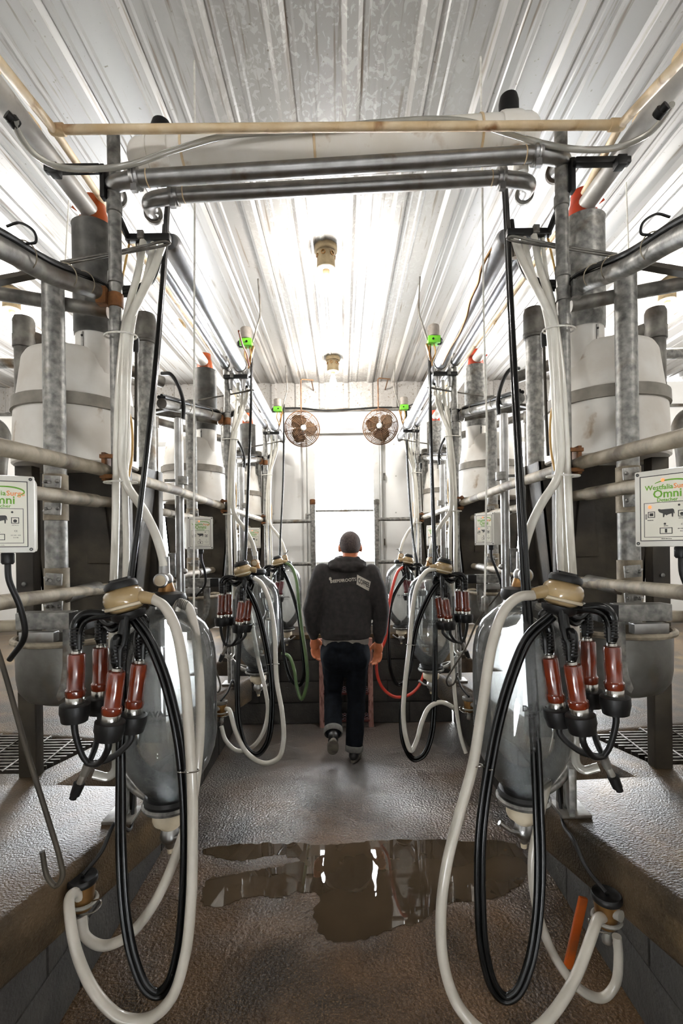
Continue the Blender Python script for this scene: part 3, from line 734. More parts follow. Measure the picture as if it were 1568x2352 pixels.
def jar(s, k):
    ctx(s, k); sd = SDN[s]
    c = P(386, 1600, 1.36); x, y = c.x, c.y
    zt = P(386, 1392, 1.36).z; zb = P(386, 1822, 1.36).z; h = zt - zb
    t = thing('recorder_jar', (x, y, zb - .12), f'large clear glass recorder jar behind the {KN[k]} {sd} cluster', 'jar', 'glass recorder jars')
    R = .134
    out = [(.050, -.012), (.055, 0), (.062, .012), (.088, .045), (.112, .085), (R - .008, .125), (R - .001, .165), (R, .2), (R, h - .165), (R - .003, h - .125), (R - .012, h - .085), (R - .03, h - .05), (R - .058, h - .024), (.06, h - .012), (.048, h - .004), (.044, h + .004), (.044, h + .014)]
    inn = [(max(r - .0045, .01), z + (.0045 if z < .1 else -.003)) for r, z in out]
    prof = out + inn[::-1]
    vs_g = G().lathe((x, y, zb), prof + [prof[0]], 40, cap=False)
    part('glass_body', vs_g, M['jar'], t, angle=60)
    part('base_gasket', G().lathe((x, y, zb), [(.056, -.022), (.066, -.02), (.07, -.010), (.066, .0), (.058, .003)], 32), M['blk'], t)
    part('base_ring', G().lathe((x, y, zb), [(.058, -.034), (.072, -.032), (.075, -.024), (.070, -.018), (.058, -.018)], 32), M['galv'], t)
    part('stub_tube', G().lathe((x, y, zb), [(.022, -.05), (.024, -.03), (.024, .0)], 20), M['clear'], t)
    part('coupling', G().lathe((x, y, zb), [(.020, -.098), (.028, -.092), (.030, -.082), (.044, -.078), (.047, -.07), (.047, -.052), (.043, -.046), (.03, -.044)], 28), M['ivory'], t)
    part('drain_valve', G().lathe((x, y, zb), [(.006, -.158), (.013, -.15), (.014, -.14), (.024, -.132), (.028, -.118), (.024, -.104), (.02, -.096)], 20), M['steel'], t)
    part('valve_lever', G().tube([(x + .01, y - .015, zb - .118), (x + .045, y - .02, zb - .108), (x + .075, y - .02, zb - .085)], [.005, .005, .007], 8), M['steel'], t)
    part('spout', G().cyl((x, y, zb - .155), (x, y, zb - .168), .009, .008, 12), M['ivory'], t)
    part('stopper', G().lathe((x, y, zt), [(.046, .004), (.052, .010), (.055, .022), (.050, .036), (.036, .040), (.022, .042)], 28), M['blk'], t)
    part('stopper_neck', G().lathe((x, y, zt), [(.022, .038), (.024, .044), (.018, .062), (.016, .07)], 18), M['brown'], t)
    vx, vz = x - .006, P(386, 1332, 1.36).z
    v = part('top_valve', G().ell((vx, y, vz), (.024, .024, .024), 18, 12).lathe((vx, y - .018, vz), [(.0185, 0), (.0205, -.004), (.0205, -.012), (.017, -.014)], 20, (0, 1, 0)), M['brown'] if k else M['steel'], t)
    part('valve_disc', G().lathe((vx, y - .030, vz), [(.016, 0), (.0155, -.004), (.002, -.005)], 20, (0, 1, 0)), M['ivory'], v)
    part('ferrule', G().cyl((vx, y, vz + .018), (vx, y, vz + .066), .0155, .0145, 16), M['steel'], t)
    if k == 2: part('valve_handle', G().tube([(vx + .004, y - .01, vz + .02), (vx + .03, y - .014, vz + .06)], .004, 6), M['galvd'], t)
    # lettering wrapped on the glass
    for body, size, dz in (('DE LAVAL', .021, .27), ('MILKING EQUIPMENT', .008, .252)):
        vs, fs = text_mesh(body, size, bold=.0004 if size > .01 else 0)
        sgn = -SIDE
        ang0 = radians(0)
        nv = []
        for q in vs:
            a = ang0 + (q.x * sgn) / R
            nv.append(Vector((x + sin(a) * (R + .0012 + q.z), y - cos(a) * (R + .0012 + q.z), zb + dz + q.y)))
        g = G(); g.v = nv; g.f = fs
        part('lettering', g, M['ink'], t)
    # bracket that carries the jar
    t2 = thing('jar_bracket', (x - .12, y + .16, zb - .03), f'cast steel arm holding the {KN[k]} {sd} glass jar off the kerb', 'bracket', 'jar brackets')
    part('arm', G().tube([(x - .066, y + .02, zb - .027), (x - .12, y + .045, zb - .01), (x - .165, y + .06, zb + .03)], [.010, .011, .013], 10, smooth=5), M['galv'], t2)
    part('arm', G().tube([(x - .045, y + .055, zb - .027), (x - .11, y + .10, zb - .02), (x - .165, y + .09, zb - .005)], [.010, .011, .013], 10, smooth=5), M['galv'], t2)
    part('mounting_plate', G().box((x - .165, y + .07, zb - .03), (.016, .09, .14), Matrix.Rotation(radians(17), 3, 'Z')), M['galv'], t2, bevel=.003)

def feeder(s, k):
    ctx(s, k); sd = SDN[s]; kn = KN[k]
    X, Y = -.897, 1.76
    t = thing('feed_drop', (X, Y, 2.3), f'grey metal feed drop under the orange fitting over the {kn} {sd} stall', 'pipe', 'feed drops')
    ztop = P(225, 527, Y).z; zb = ztop - .40
    part('orange_tee', G().lathe((X, Y, ztop - .01), [(.05, 0), (.052, .03), (.047, .06), (.040, .085), (.037, .12)], 22).box((X - .05, Y, ztop + .085), (.035, .02, .05), Matrix.Rotation(.6, 3, 'Y')), M['orange'] if s < 0 else M['redo'], t)
    part('metal_sleeve', G().lathe((X, Y, zb), [(.070, 0), (.073, .01), (.0735, ztop - zb - .006), (.076, ztop - zb), (.068, ztop - zb)], 28, cap=False), M['sleeve'] if s < 0 else M['galv'], t)
    part('plastic_sleeve', G().lathe((X, Y, zb - .20), [(.066, 0), (.068, .205), (.06, .21)], 28), M['barrel'], t)
    part('seam_strip', G().box((X - .012, Y - .069, zb - .10), (.006, .006, .19)), M['galv'], t)
    g = G()
    for q in range(4): g.ell((X - .012, Y - .073, zb - .02 - q * .05), (.004, .003, .004), 8, 5)
    part('rivets', g, M['blk'], t)
    bx, by = -1.0, 1.82; zt = P(180, 825, by).z; zbn = P(100, 950, by).z; z0 = P(180, 1078, by).z
    t = thing('feed_barrel', (bx, by, z0), f'upturned white plastic feed barrel with a grey strap over the {kn} {sd} stall', 'barrel', 'upturned feed barrels')
    hh = zt - z0
    part('barrel_body', G().lathe((bx, by, z0), [(.205, 0), (.212, .006), (.205, hh * .45), (.196, hh * .6), (.178, hh - .03), (.166, hh - .008), (.15, hh), (.02, hh + .004)], 40), M['barrel'], t)
    part('strap', G().lathe((bx, by, zbn), [(.206, -.022), (.214, -.021), (.212, .021), (.203, .022)], 40), M['band'], t)
    t = thing('feed_bowl', (-1.0, 1.72, 1.09), f'steel feed bowl under the dark chute of the {kn} {sd} stall', 'feeder', 'feed bowls')
    zr = P(150, 1462, 1.74).z; zbb = P(150, 1606, 1.74).z; hb = zr - zbb
    part('bowl', G().lathe((-.995, 1.75, zbb), [(.02, 0), (.10, .004), (.142, .022), (.165, .055), (.172, .1), (.174, hb), (.166, hb), (.16, .06), (.02, .012)], 36, cap=False), M['bowl'], t)
    part('rim', G().torus((-.995, 1.75, zr), .178, .011, (0, 0, 1), 36, 8), M['rail'], t)
    z1 = z0 + .02
    ya_, yb_ = 1.90, 2.04
    part('chute_front', G().extr([Vector(q) for q in [(-1.24, ya_, z1), (-.78, ya_, z1), (-.84, ya_, zr - .02), (-1.18, ya_, zr - .02)]], (0, .012, 0)), M['dark'], t)
    part('chute_side', G().extr([Vector(q) for q in [(-.78, ya_, z1), (-.78, yb_, z1), (-.84, yb_, zr - .02), (-.84, ya_, zr - .02)]], (-.01, 0, 0)), M['dark'], t)
    part('chute_side', G().extr([Vector(q) for q in [(-1.24, ya_, z1), (-1.24, yb_, z1), (-1.18, yb_, zr - .02), (-1.18, ya_, zr - .02)]], (.01, 0, 0)), M['dark'], t)
    part('chute_back', G().extr([Vector(q) for q in [(-1.24, yb_, z1), (-.78, yb_, z1), (-.84, yb_, zr - .02), (-1.18, yb_, zr - .02)]], (0, .01, 0)), M['dark'], t)
    part('stiffener', G().extr([Vector(q) for q in [(-.99, ya_ - .012, z1 - .12), (-.94, ya_ - .012, z1 - .12), (-.91, ya_ - .012, z1 - .38), (-1.01, ya_ - .012, z1 - .38)]], (0, .012, 0)), M['dark'], t, bevel=.002)

def posts(s, k):
    ctx(s, k); sd = SDN[s]; kn = KN[k]
    # pole at the kerb
    x, y = -.686, 1.47; zt = P(257, 306, y).z if k == 0 else 2.80
    t = thing('kerb_post', (x, y, ZP), f'tall galvanised pipe post on the kerb at the {kn} {sd} milking place', 'post', 'kerb posts')
    part('pipe', G().lathe((x, y, ZP), [(.019, 0), (.019, zt - ZP)], 18), M['galv'], t)
    for z in (P(257, 478, y).z, P(257, 640, y).z, 2.33):
        part('collar', G().lathe((x, y, z), [(.019, -.018), (.0225, -.016), (.0225, .016), (.019, .018)], 18), M['galv'], t)
    part('foot_plate', G().box((x, y, ZP + .005), (.09, .09, .01)), M['galvd'], t, bevel=.002)
    zr = P(257, 692, y).z
    part('rust_band', G().lathe((x, y, zr), [(.0195, -.022), (.0225, -.02), (.0225, .02), (.0195, .022)], 18).box((x - .035, y - .01, zr + .01), (.03, .03, .05)), M['rust'] if s < 0 else M['galv'], t)
    z2 = P(235, 1075, y).z
    part('rusty_bracket', G().box((x - .03, y - .012, z2), (.012, .04, .085)).box((x - .02, y - .03, z2 + .03), (.04, .012, .012)).box((x - .02, y - .03, z2 - .03), (.04, .012, .012)), M['rust'], t, bevel=.002)
    part('side_channel', G().box((x + .0, y + .03, (ZP + 1.9) / 2), (.05, .02, 1.9 - ZP)), M['dark'], t)
    # capped post behind
    x, y = -.842, (2.08 if k < 2 else 1.96); zt = P(340, 722, y).z
    t = thing('capped_post', (x, y, ZP), f'capped galvanised post with a channel foot just beyond the {kn} {sd} kerb post', 'post', 'capped stall posts')
    part('pipe', G().lathe((x, y, ZP), [(.036, 0), (.036, zt - ZP - .1)], 22), M['galv'], t)
    part('cap', G().lathe((x, y, zt - .12), [(.036, -.01), (.043, -.008), (.043, .10), (.038, .118), (.02, .124)], 22), M['galvd'], t)
    part('cap_ring', G().lathe((x, y, zt - .12), [(.043, 0), (.046, .003), (.046, .012), (.043, .015)], 22), M['galvd'], t)
    part('channel', G().box((x + .015, y - .045, (ZP + 1.98) / 2), (.095, .018, 1.98 - ZP)).box((x + .06, y - .03, (ZP + 1.98) / 2), (.014, .05, 1.98 - ZP)), M['dark'], t, bevel=.003)
    for z in (1.72, 1.30):
        part('bolt', G().lathe((x, y - .054, z), [(.013, 0), (.013, -.006), (.008, -.012)], 6, (0, 1, 0)), M['galv'], t)
    part('branch', G().tube([(x, y, zt - .07), (x - .11, y - .02, zt - .085)], .03, 16), M['galvd'], t)
    # hanging front post with clamps
    x, y = -.935, 1.565; z1 = P(133, 618, y).z; z0 = P(133, 1450, y).z
    t = thing('clamp_post', (x, y, z0), f'mottled galvanised post carrying the rails in front of the {kn} {sd} feed barrel', 'post', 'clamped rail posts')
    part('pipe', G().lathe((x, y, z0), [(.0335, 0), (.0335, z1 - z0)], 22), M['galv'], t)
    for px, zz in ((150, (1798 - 0) / 1000), (155, 1.52)):
        pass
    for zz in (1.822, 1.518):
        for dz in (.042, -.042):
            part('clamp_plate', G().box((x + .035, y - .075, zz + dz), (.052, .008, .038), Matrix.Rotation(radians(4), 3, 'Y')), M['galv'], t, bevel=.003)
            for dx in (-.018, .018):
                part('bolt', G().ell((x + .035 + dx, y - .082, zz + dz), (.006, .006, .006), 8, 6), M['galv'], t)
        part('saddle', G().lathe((x, y, zz), [(.034, -.075), (.037, -.074), (.037, .074), (.034, .075)], 22), M['rail'], t)
        part('u_bolt', G().tube([(x - .02, y - .03, zz + .045), (x + .03, y - .085, zz + .04)], .005, 8).tube([(x - .02, y - .03, zz - .045), (x + .03, y - .085, zz - .04)], .005, 8), M['galv'], t)
    # post farther back, outside the barrel
    x, y = -1.385, (2.1 if k < 2 else 1.5); zt = P(50, 728, y).z
    t = thing('outer_post', (x, y, ZP), f'weathered capped post standing outside the {kn} {sd} feed barrel', 'post', 'outer capped posts')
    part('pipe', G().lathe((x, y, ZP), [(.038, 0), (.038, zt - ZP - .1)], 22), M['galvd'], t)
    part('cap', G().lathe((x, y, zt - .13), [(.038, -.01), (.044, -.008), (.044, .11), (.038, .125), (.02, .132)], 22), M['galvd'], t)
    part('branch', G().tube([(x, y, zt - .08), (x + .42, y + .5, zt - .12)], .03, 14), M['galvd'], t)
    # channel post with foot on the platform
    if k == 0:
        x, y = -1.15, 1.735
        t = thing('channel_post', (x, y, ZP), f'dark steel channel post standing on the {sd} platform beside the grate', 'post')
        part('channel', G().box((x, y, (ZP + 2.0) / 2), (.062, .012, 2.0 - ZP)).box((x - .028, y + .02, (ZP + 2.0) / 2), (.008, .04, 2.0 - ZP)).box((x + .028, y + .02, (ZP + 2.0) / 2), (.008, .04, 2.0 - ZP)), M['dark'], t, bevel=.002)
        for z in (1.53, 1.41):
            part('bolt', G().lathe((x, y - .006, z), [(.008, 0), (.008, -.006), (.004, -.008)], 8, (0, 1, 0)), M['galv'], t)
        solo('bent_pipe', G().tube([P(-6, 1150, 1.95), P(-2, 1060, 1.95), P(6, 1000, 1.95), P(-14, 975, 1.95), P(-60, 972, 1.95)], .03, 14, smooth=6), M['galvd'], f'rusty bent pipe at the outer {sd} edge behind the control box', 'pipe')

def overhead(s, k):
    ctx(s, k); sd = SDN[s]; kn = KN[k]
    # cable rail rising to the kerb post
    t = thing('cable_rail', P(150, 620, 1.3), f'galvanised pipe carrying cables up to the {kn} {sd} kerb post', 'rail', 'cable rails')
    a = P(-150, 505, .86) if k == 0 else Vector((-.80, .72, 2.30)); b = P(228, 672, 1.47)
    m_ = [a, P(0, 568, 1.04), P(110, 628, 1.22), b] if k == 0 else [a, (a + b) / 2 + Vector((0, 0, .0)), b]
    part('pipe', G().tube(m_, .0235, 16, smooth=5), M['galv'] if s > 0 else M['galvd'], t)
    part('end_ring', G().lathe(b, [(.0235, -.02), (.026, -.018), (.026, 0), (.02, .002)], 16, b - m_[-2]), M['galvd'], t)
    for q in range(3):
        off = Vector((.012 * (q - 1), 0, .028 + .008 * (q % 2)))
        pts = [p + off for p in m_] + [Vector((-.70, 1.50, b.z + .03 - q * .012)), Vector((-.64 + q * .01, 1.56, b.z + .07)), Vector((-.60, 1.62, b.z + .2)), Vector((-.60, 1.66, b.z + .33))]
        part('cable', G().tube(pts, .009 - .0015 * q, 8, smooth=6), M['blk'], t)
    for f in (.35, .75, .93):
        p = m_[0].lerp(m_[-1], f) if k else (m_[1].lerp(m_[2], f * 1.3) if f < .7 else m_[2].lerp(m_[3], (f - .6) * 2))
        part('cable_tie', G().torus(p + Vector((0, 0, .012)), .031, .0016, (m_[-1] - m_[-2]), 20, 6), M['rail'], t)
    # cross bars going outward
    solo('cross_pipe', G().tube([P(250, 716, 1.62), P(95, 690, 1.60), P(-150, 652, 1.58)], .0225, 14), M['galvd'], f'dark cross pipe leading outward from the {kn} {sd} kerb post', 'pipe', 'outward cross pipes')
    solo('flat_bar', G().extr([P(-120, 655, 1.5), P(100, 612, 1.5), P(100, 622, 1.5), P(-120, 668, 1.5)], (0, .03, 0)), M['dark'], f'dark flat steel bar above the {kn} {sd} cross pipe', 'bar', 'flat outward bars')
    # wire loop that guides the pulse hose
    a, b1 = P(386, 556, 1.50), P(386, 562, 1.50); e = P(140, 602, 1.50); e2 = P(150, 606, 1.53)
    solo('wire_guide', G().tube([e, P(260, 580, 1.50), P(340, 563, 1.50), P(380, 554, 1.50), P(389, 558, 1.505), P(380, 563, 1.52), P(330, 573, 1.52), e2], .0042, 8, smooth=5), M['galvd'], f'long wire loop guiding the black hose at the {kn} {sd} milking place', 'rod', 'wire hose guides')
    # black clamp carrying both milk lines
    t = thing('pipe_clamp', P(330, 522, 1.56), f'black clamp bar below both milk pipes at the {kn} {sd} kerb post', 'clamp', 'black pipe clamps')
    yk = 1.575 if k == 0 else 1.44
    zc = 2.672
    part('bar', G().box((-.625, yk, zc), (.145, .022, .022)), M['blk'], t, bevel=.003)
    part('bolt_block', G().box((-.645, yk - .012, zc + .004), (.02, .014, .026)), M['galv'], t, bevel=.002)
    part('bracket', G().tube([(-.69, yk, zc), (-.685, 1.49, zc + .02)], .010, 8), M['blk'], t)
    for X in (-.585, -.66):
        part('inlet_nipple', G().lathe((X, yk + .02, zc - .07), [(.011, 0), (.013, .03), (.015, .04), (.015, .075)], 14), M['steel'], t)
    if k == 0:
        t = thing('valve_handle_bar', P(165, 388, 1.44), f'black handle bar clamped across the auger tube beside the {sd} kerb post', 'clamp')
        part('bar', G().box((P(98, 390, 1.42) + P(236, 388, 1.46)) / 2, ((P(98, 390, 1.42) - P(236, 388, 1.46)).length, .024, .02)), M['blk'], t, bevel=.004)
        part('end_clamp', G().box(P(126, 392, 1.42), (.028, .032, .03)), M['blk'], t, bevel=.003)
        part('drop_plate', G().box(P(238, 420, 1.46), (.014, .026, .10)), M['blk'], t, bevel=.003)
        # hose tail fitting at the end of the slack drain hose
        solo('hose_nozzle', G().tube([P(14, 262, 1.21), P(36, 284, 1.23)], .012, 10).tube([P(26, 272, 1.22), P(38, 288, 1.235)], .015, 10), M['blk'], f'black nozzle at the {sd} end of the limp drain hose', 'fitting')
        solo('wire_coil', G().tube([P(15, 520, 1.1), P(45, 512, 1.1), P(78, 532, 1.1), P(82, 556, 1.1), P(60, 560, 1.1)], .003, 8, smooth=6), M['blk'], f'loop of black cable curling up from the {sd} cable rail', 'cable')
        solo('wall_pipe', G().tube([P(-220, 834, 3.0), P(120, 834, 3.0)], .034, 16), M['galv'], f'level grey pipe beyond the posts at the far {sd}', 'pipe')

def fine_cords(s):
    ctx(s, 0); sd = SDN[s]
    if s < 0:
        pts = [P(448, 300, 1.62), P(446, 700, 1.58), P(445, 1398, 1.52)]
    else:
        pts = [Q(1106, 300, 1.62), Q(1110, 700, 1.60), Q(1118, 1000, 1.58), Q(1113, 1372, 1.52)]
    t = thing('pull_cord', pts[-1], f'straight white pull cord hanging from the ceiling by the {sd} jars', 'cord')
    top = pts[0].copy(); top.z = ZC - .01
    part('cord', G().tube([top] + pts, .0033, 8), M['cord'], t)
    part('weight', G().lathe(pts[-1] - Vector((0, 0, .045)), [(.009, 0), (.011, .004), (.011, .045), (.005, .05)], 12), M['galv'], t)
    a = P(160, 470, 2.2) if s < 0 else Q(1437, 395, 2.2); b = P(150, 600, 2.2) if s < 0 else Q(1452, 815, 2.2)
    a.z = ZC - .005
    solo('thin_cord', G().tube([a, b], .0032, 6), M['cord'], f'thin white cord hanging beside the {sd} feed drop', 'cord')

def detacher_motor(s, k):
    ctx(s, k); sd = SDN[s]; kn = KN[k]
    if k == 0: return
    x, y = -.575, 1.52; z = 2.93
    t = thing('detacher_motor', (x, y, z - .08), f'small grey and bright green motor hanging above the {kn} {sd} cluster', 'motor', 'green detacher motors')
    part('motor_can', G().lathe((x, y, z), [(.03, -.005), (.036, 0), (.036, .06), (.030, .068)], 12), M['motor'], t)
    part('green_housing', G().box((x, y, z - .025), (.075, .06, .045)), M['green'], t, bevel=.006)
    part('eye', G().lathe((x + .008, y - .031, z - .025), [(.007, 0), (.006, -.003)], 12, (0, 1, 0)), M['blk'], t)
    part('spool', G().lathe((x - .055, y, z - .03), [(.012, 0), (.022, .01), (.022, .03), (.012, .035)], 14, (1, 0, 0)), M['blk'], t)
    part('bracket', G().box((x + .03, y + .01, z - .09), (.012, .03, .10), Matrix.Rotation(.25, 3, 'Y')), M['brown'], t, bevel=.002)
    part('wire', G().tube([(x, y, z - .04), (x - .01, y, z - .10), (x + .01, y + .02, z - .16), (x - .02, y + .05, z - .22)], .005, 6, smooth=5), M['yell'], t)
    part('wire', G().tube([(x + .02, y, z - .04), (x + .03, y - .01, z - .12), (x + .0, y + .02, z - .2)], .005, 6, smooth=5), M['brown'], t)
    part('hanger', G().tube([(x + .04, y, z - .02), (x + .07, y, z + .08), (x + .085, y + .02, z + .16), (x + .075, y + .02, ZC + .0)], .006, 6, smooth=5), M['galvd'], t)

def control_box(s, k):
    """built in its own upright frame so that the print reads the right way round on both sides"""
    ctx(s, k); sd = SDN[s]; kn = KN[k]
    D = 1.01; p = tr(P(-2, 1181, D)) if s < 0 else tr(Q(1535, 1166, D))
    if s > 0 and k: p = tr(P(33 if False else -2, 1181, D))
    yaw = radians(-28) if s < 0 else radians(-62)
    if s > 0: yaw = radians(-58)
    ang = -yaw if s < 0 else yaw          # left boxes face right, right boxes face left
    R = Matrix.Rotation(ang, 3, 'Z')
    t = bpy.data.objects.new('control_box', None); COL.objects.link(t); t.location = p; t['org'] = list(p); t.empty_display_size = .05
    tag(t, f'pale grey control box with green lettering at the {kn} {sd} milking place', 'control box', 'milking control boxes')
    W, Hh, Dp = .126, .162, .075
    def lp(nm, g, m, par=t, bevel=0):
        vs = [R @ v for v in g.v]
        o = bpy.data.objects.new(nm, mesh_of(nm, vs, g.f, m, bevel)); COL.objects.link(o); o.parent = par; o['org'] = list(p); return o
    hs = lp('housing', G().box((0, Dp / 2, 0), (W, Dp, Hh)), M['boxp'], bevel=.008)
    lid = lp('lid', G().box((0, -.004, 0), (W + .002, .010, Hh + .002)), M['boxp'], bevel=.004)
    yf = -.0095
    fw, fh = .104, .140
    lp('front_sheet', G().box((0, yf, 0), (fw, .001, fh)), M['face'], lid)
    g = G()
    def frame(x0, z0, x1, z1, th, y=yf - .0007):
        for (a, b, c, d) in ((x0, z0, x1, z0 + th), (x0, z1 - th, x1, z1), (x0, z0, x0 + th, z1), (x1 - th, z0, x1, z1)):
            g.box(((a + c) / 2, y, (b + d) / 2), (c - a, .0006, d - b))
    frame(-fw / 2, -fh / 2, fw / 2, fh / 2, .0016); frame(-.044, -.062, .044, .012, .001)
    frame(-.036, -.020, -.022, -.007, .0013); frame(.022, -.020, .036, -.007, .0013); frame(-.013, -.055, .011, -.042, .0013)
    frame(-.041, -.023, -.038, -.012, .0008)
    # cow silhouette
    cow = [(-.0135, -.006), (-.016, -.001), (-.0145, .001), (-.010, -.0005), (.012, 0), (.0145, -.002), (.0155, -.010), (.0140, -.010), (.0135, -.006), (.0125, -.017), (.0105, -.017), (.0100, -.010), (.004, -.0115), (.000, -.0135), (-.003, -.011), (-.0045, -.017), (-.0065, -.017), (-.0065, -.009), (-.0095, -.008)]
    g.extr([Vector((a, yf - .0004, b - .003)) for a, b in cow], (0, -.0006, 0))
    for q in ((.024, .004), (-.003, -.034)): g.lathe((q[0], yf - .0004, q[1]), [(.0022, 0), (.0022, -.0008)], 10, (0, 1, 0))
    g.lathe((.029, yf - .0004, -.0145), [(.0035, 0), (.0035, -.0008)], 10, (0, 1, 0)); g.box((-.029, yf - .0007, -.0135), (.007, .0008, .006)); g.box((-.001, yf - .0007, -.0485), (.004, .0008, .008))
    lp('printed_symbols', g, M['ink'], lid)
    def txt(body, size, x, z, m, nm='lettering', bold=0, align='CENTER', shear=0):
        vs, fs = text_mesh(body, size, align, bold, shear, .0003)
        gg = G(); gg.v = [Vector((x + q.x, yf - .0008 - q.z, z + q.y)) for q in vs]; gg.f = fs
        lp(nm, gg, m, lid)
    txt('Westfalia', .0145, .0135, .0435, M['inkg'], bold=.0002, align='RIGHT'); txt('Surge', .0145, .0140, .0435, M['inko'], bold=.0002, align='LEFT')
    txt('Omni', .024, .002, .029, M['inkg'], bold=.0004); txt('Detacher', .0105, .002, .0165, M['inkg'], bold=.0001)
    txt('CE', .005, .030, -.036, M['ink']); txt('MADE IN U.S.A.', .003, 0, -.0655, M['ink']); txt('AUTO', .003, -.001, -.0385, M['ink']); txt('DETACH', .003, .029, -.0235, M['ink']); txt('MANUAL', .003, -.031, -.0255, M['ink'])
    txt('DC 24V  10W', .003, .030, -.045, M['ink']); txt('N 2180', .003, .030, -.050, M['ink'])
    arc = [Vector((.010 + .036 * cos(a), yf - .0008, .047 + .011 * sin(a))) for a in [radians(-50 + 200 * i / 20) for i in range(21)]]
    ga = G()
    for i in range(20):
        wdt = .0006 + .0010 * sin(pi * i / 20)
        a, b = arc[i], arc[i + 1]; nn = Vector((-(b - a).z, 0, (b - a).x)).normalized() * wdt
        ga.extr([a - nn, b - nn, b + nn, a + nn], (0, -.0005, 0))
    lp('swoosh', ga, M['inkg'], lid)
    for (x, z) in ((-.006, .0585), (-.032, .003)):
        lp('indicator_lamp', G().ell((x, yf - .001, z), (.0034, .0016, .0034), 10, 6), M['led'], lid)
    for x in (-1, 1):
        for z in (-1, 1):
            lp('screw', G().lathe((x * (W / 2 - .006), yf + .001, z * (Hh / 2 - .006)), [(.0035, 0), (.0035, -.0015), (.0015, -.0005)], 10, (0, 1, 0)), M['ink'], lid)
    lp('cable_gland', G().lathe((.01, .03, -Hh / 2), [(.010, -.026), (.013, -.022), (.013, -.004), (.011, 0)], 12), M['blk'])
    lp('cable', G().tube([(.01, .03, -Hh / 2 - .02), (.012, .03, -Hh / 2 - .06), (.03, .04, -Hh / 2 - .12), (.035, .07, -Hh / 2 - .19), (.0, .12, -Hh / 2 - .25)], .0065, 10, smooth=6), M['blk'])
    e_ = R.inverted() @ Vector((.165 * s, .10, .09)); lp('mounting_arm', G().tube([Vector((0, Dp, .03)), Vector((0, Dp + .03, .03)), e_], .009, 8), M['galvd'])
    lp('back_bracket', G().box((0, Dp + .012, .02), (.03, .03, .09)), M['galv'], t, .003)

def milk_sensor(s, k):
    ctx(s, k); sd = SDN[s]; kn = KN[k]
    if s > 0 and k == 0: c = Q(1392, 2062, 1.24)
    elif s > 0: c = P(190, 2020, 1.25)
    else: c = P(190, 2022, 1.25)
    t = thing('milk_sensor', c - Vector((0, 0, .09)), f'amber flow sensor with round lid on the kerb at the {kn} {sd} milking place', 'sensor', 'amber flow sensors')
    part('lid', G().lathe(c, [(.034, -.006), (.037, -.002), (.037, .008), (.034, .012), (.030, .009), (.004, .009)], 28), M['galvd'] if k else M['blk'], t)
    part('lid_post', G().cyl(c + Vector((0, 0, .006)), c + Vector((.002, -.006, .02)), .006, .005, 10), M['blk'], t)
    part('sensor_body', G().lathe(c, [(.012, -.078), (.022, -.072), (.026, -.055), (.030, -.02), (.032, -.004)], 24), M['brown'], t)
    part('inlet', G().tube([c + Vector((0, -.005, -.026)), c + Vector((-.018, -.035, -.022))], [.013, .014], 12), M['clear'], t)
    part('outlet', G().lathe(c, [(.012, -.115), (.0135, -.105), (.011, -.10), (.012, -.078)], 14), M['galvd'], t)
    part('ring', G().torus(c + Vector((0, 0, -.052)), .033, .005, (0, 0, 1), 24, 8), M['clear'], t)
    part('wire_clip', G().tube([c + Vector((.03, -.012, -.046)), c + Vector((.055, -.018, -.038)), c + Vector((.056, -.018, -.052)), c + Vector((.04, -.026, -.064)), c + Vector((.012, -.034, -.066))], .002, 6, smooth=4), M['alu'], t)
    part('bracket', G().box(c + Vector((-.045, .02, -.05)), (.05, .03, .012)), M['galvd'], t, bevel=.002)
    # cable down from the kerb post
    pts = [Vector((-.66, 1.49, ZP + .06)), Vector((-.65, 1.44, ZP - .02)), c + Vector((.045, .08, .10)), c + Vector((.03, .04, .05)), c + Vector((.004, -.004, .018))]
    solo('sensor_cable', G().tube(pts, .0055, 8, smooth=6), M['blk'], f'black taped cable running down the kerb to the {kn} {sd} flow sensor', 'cable', 'flow sensor cables')

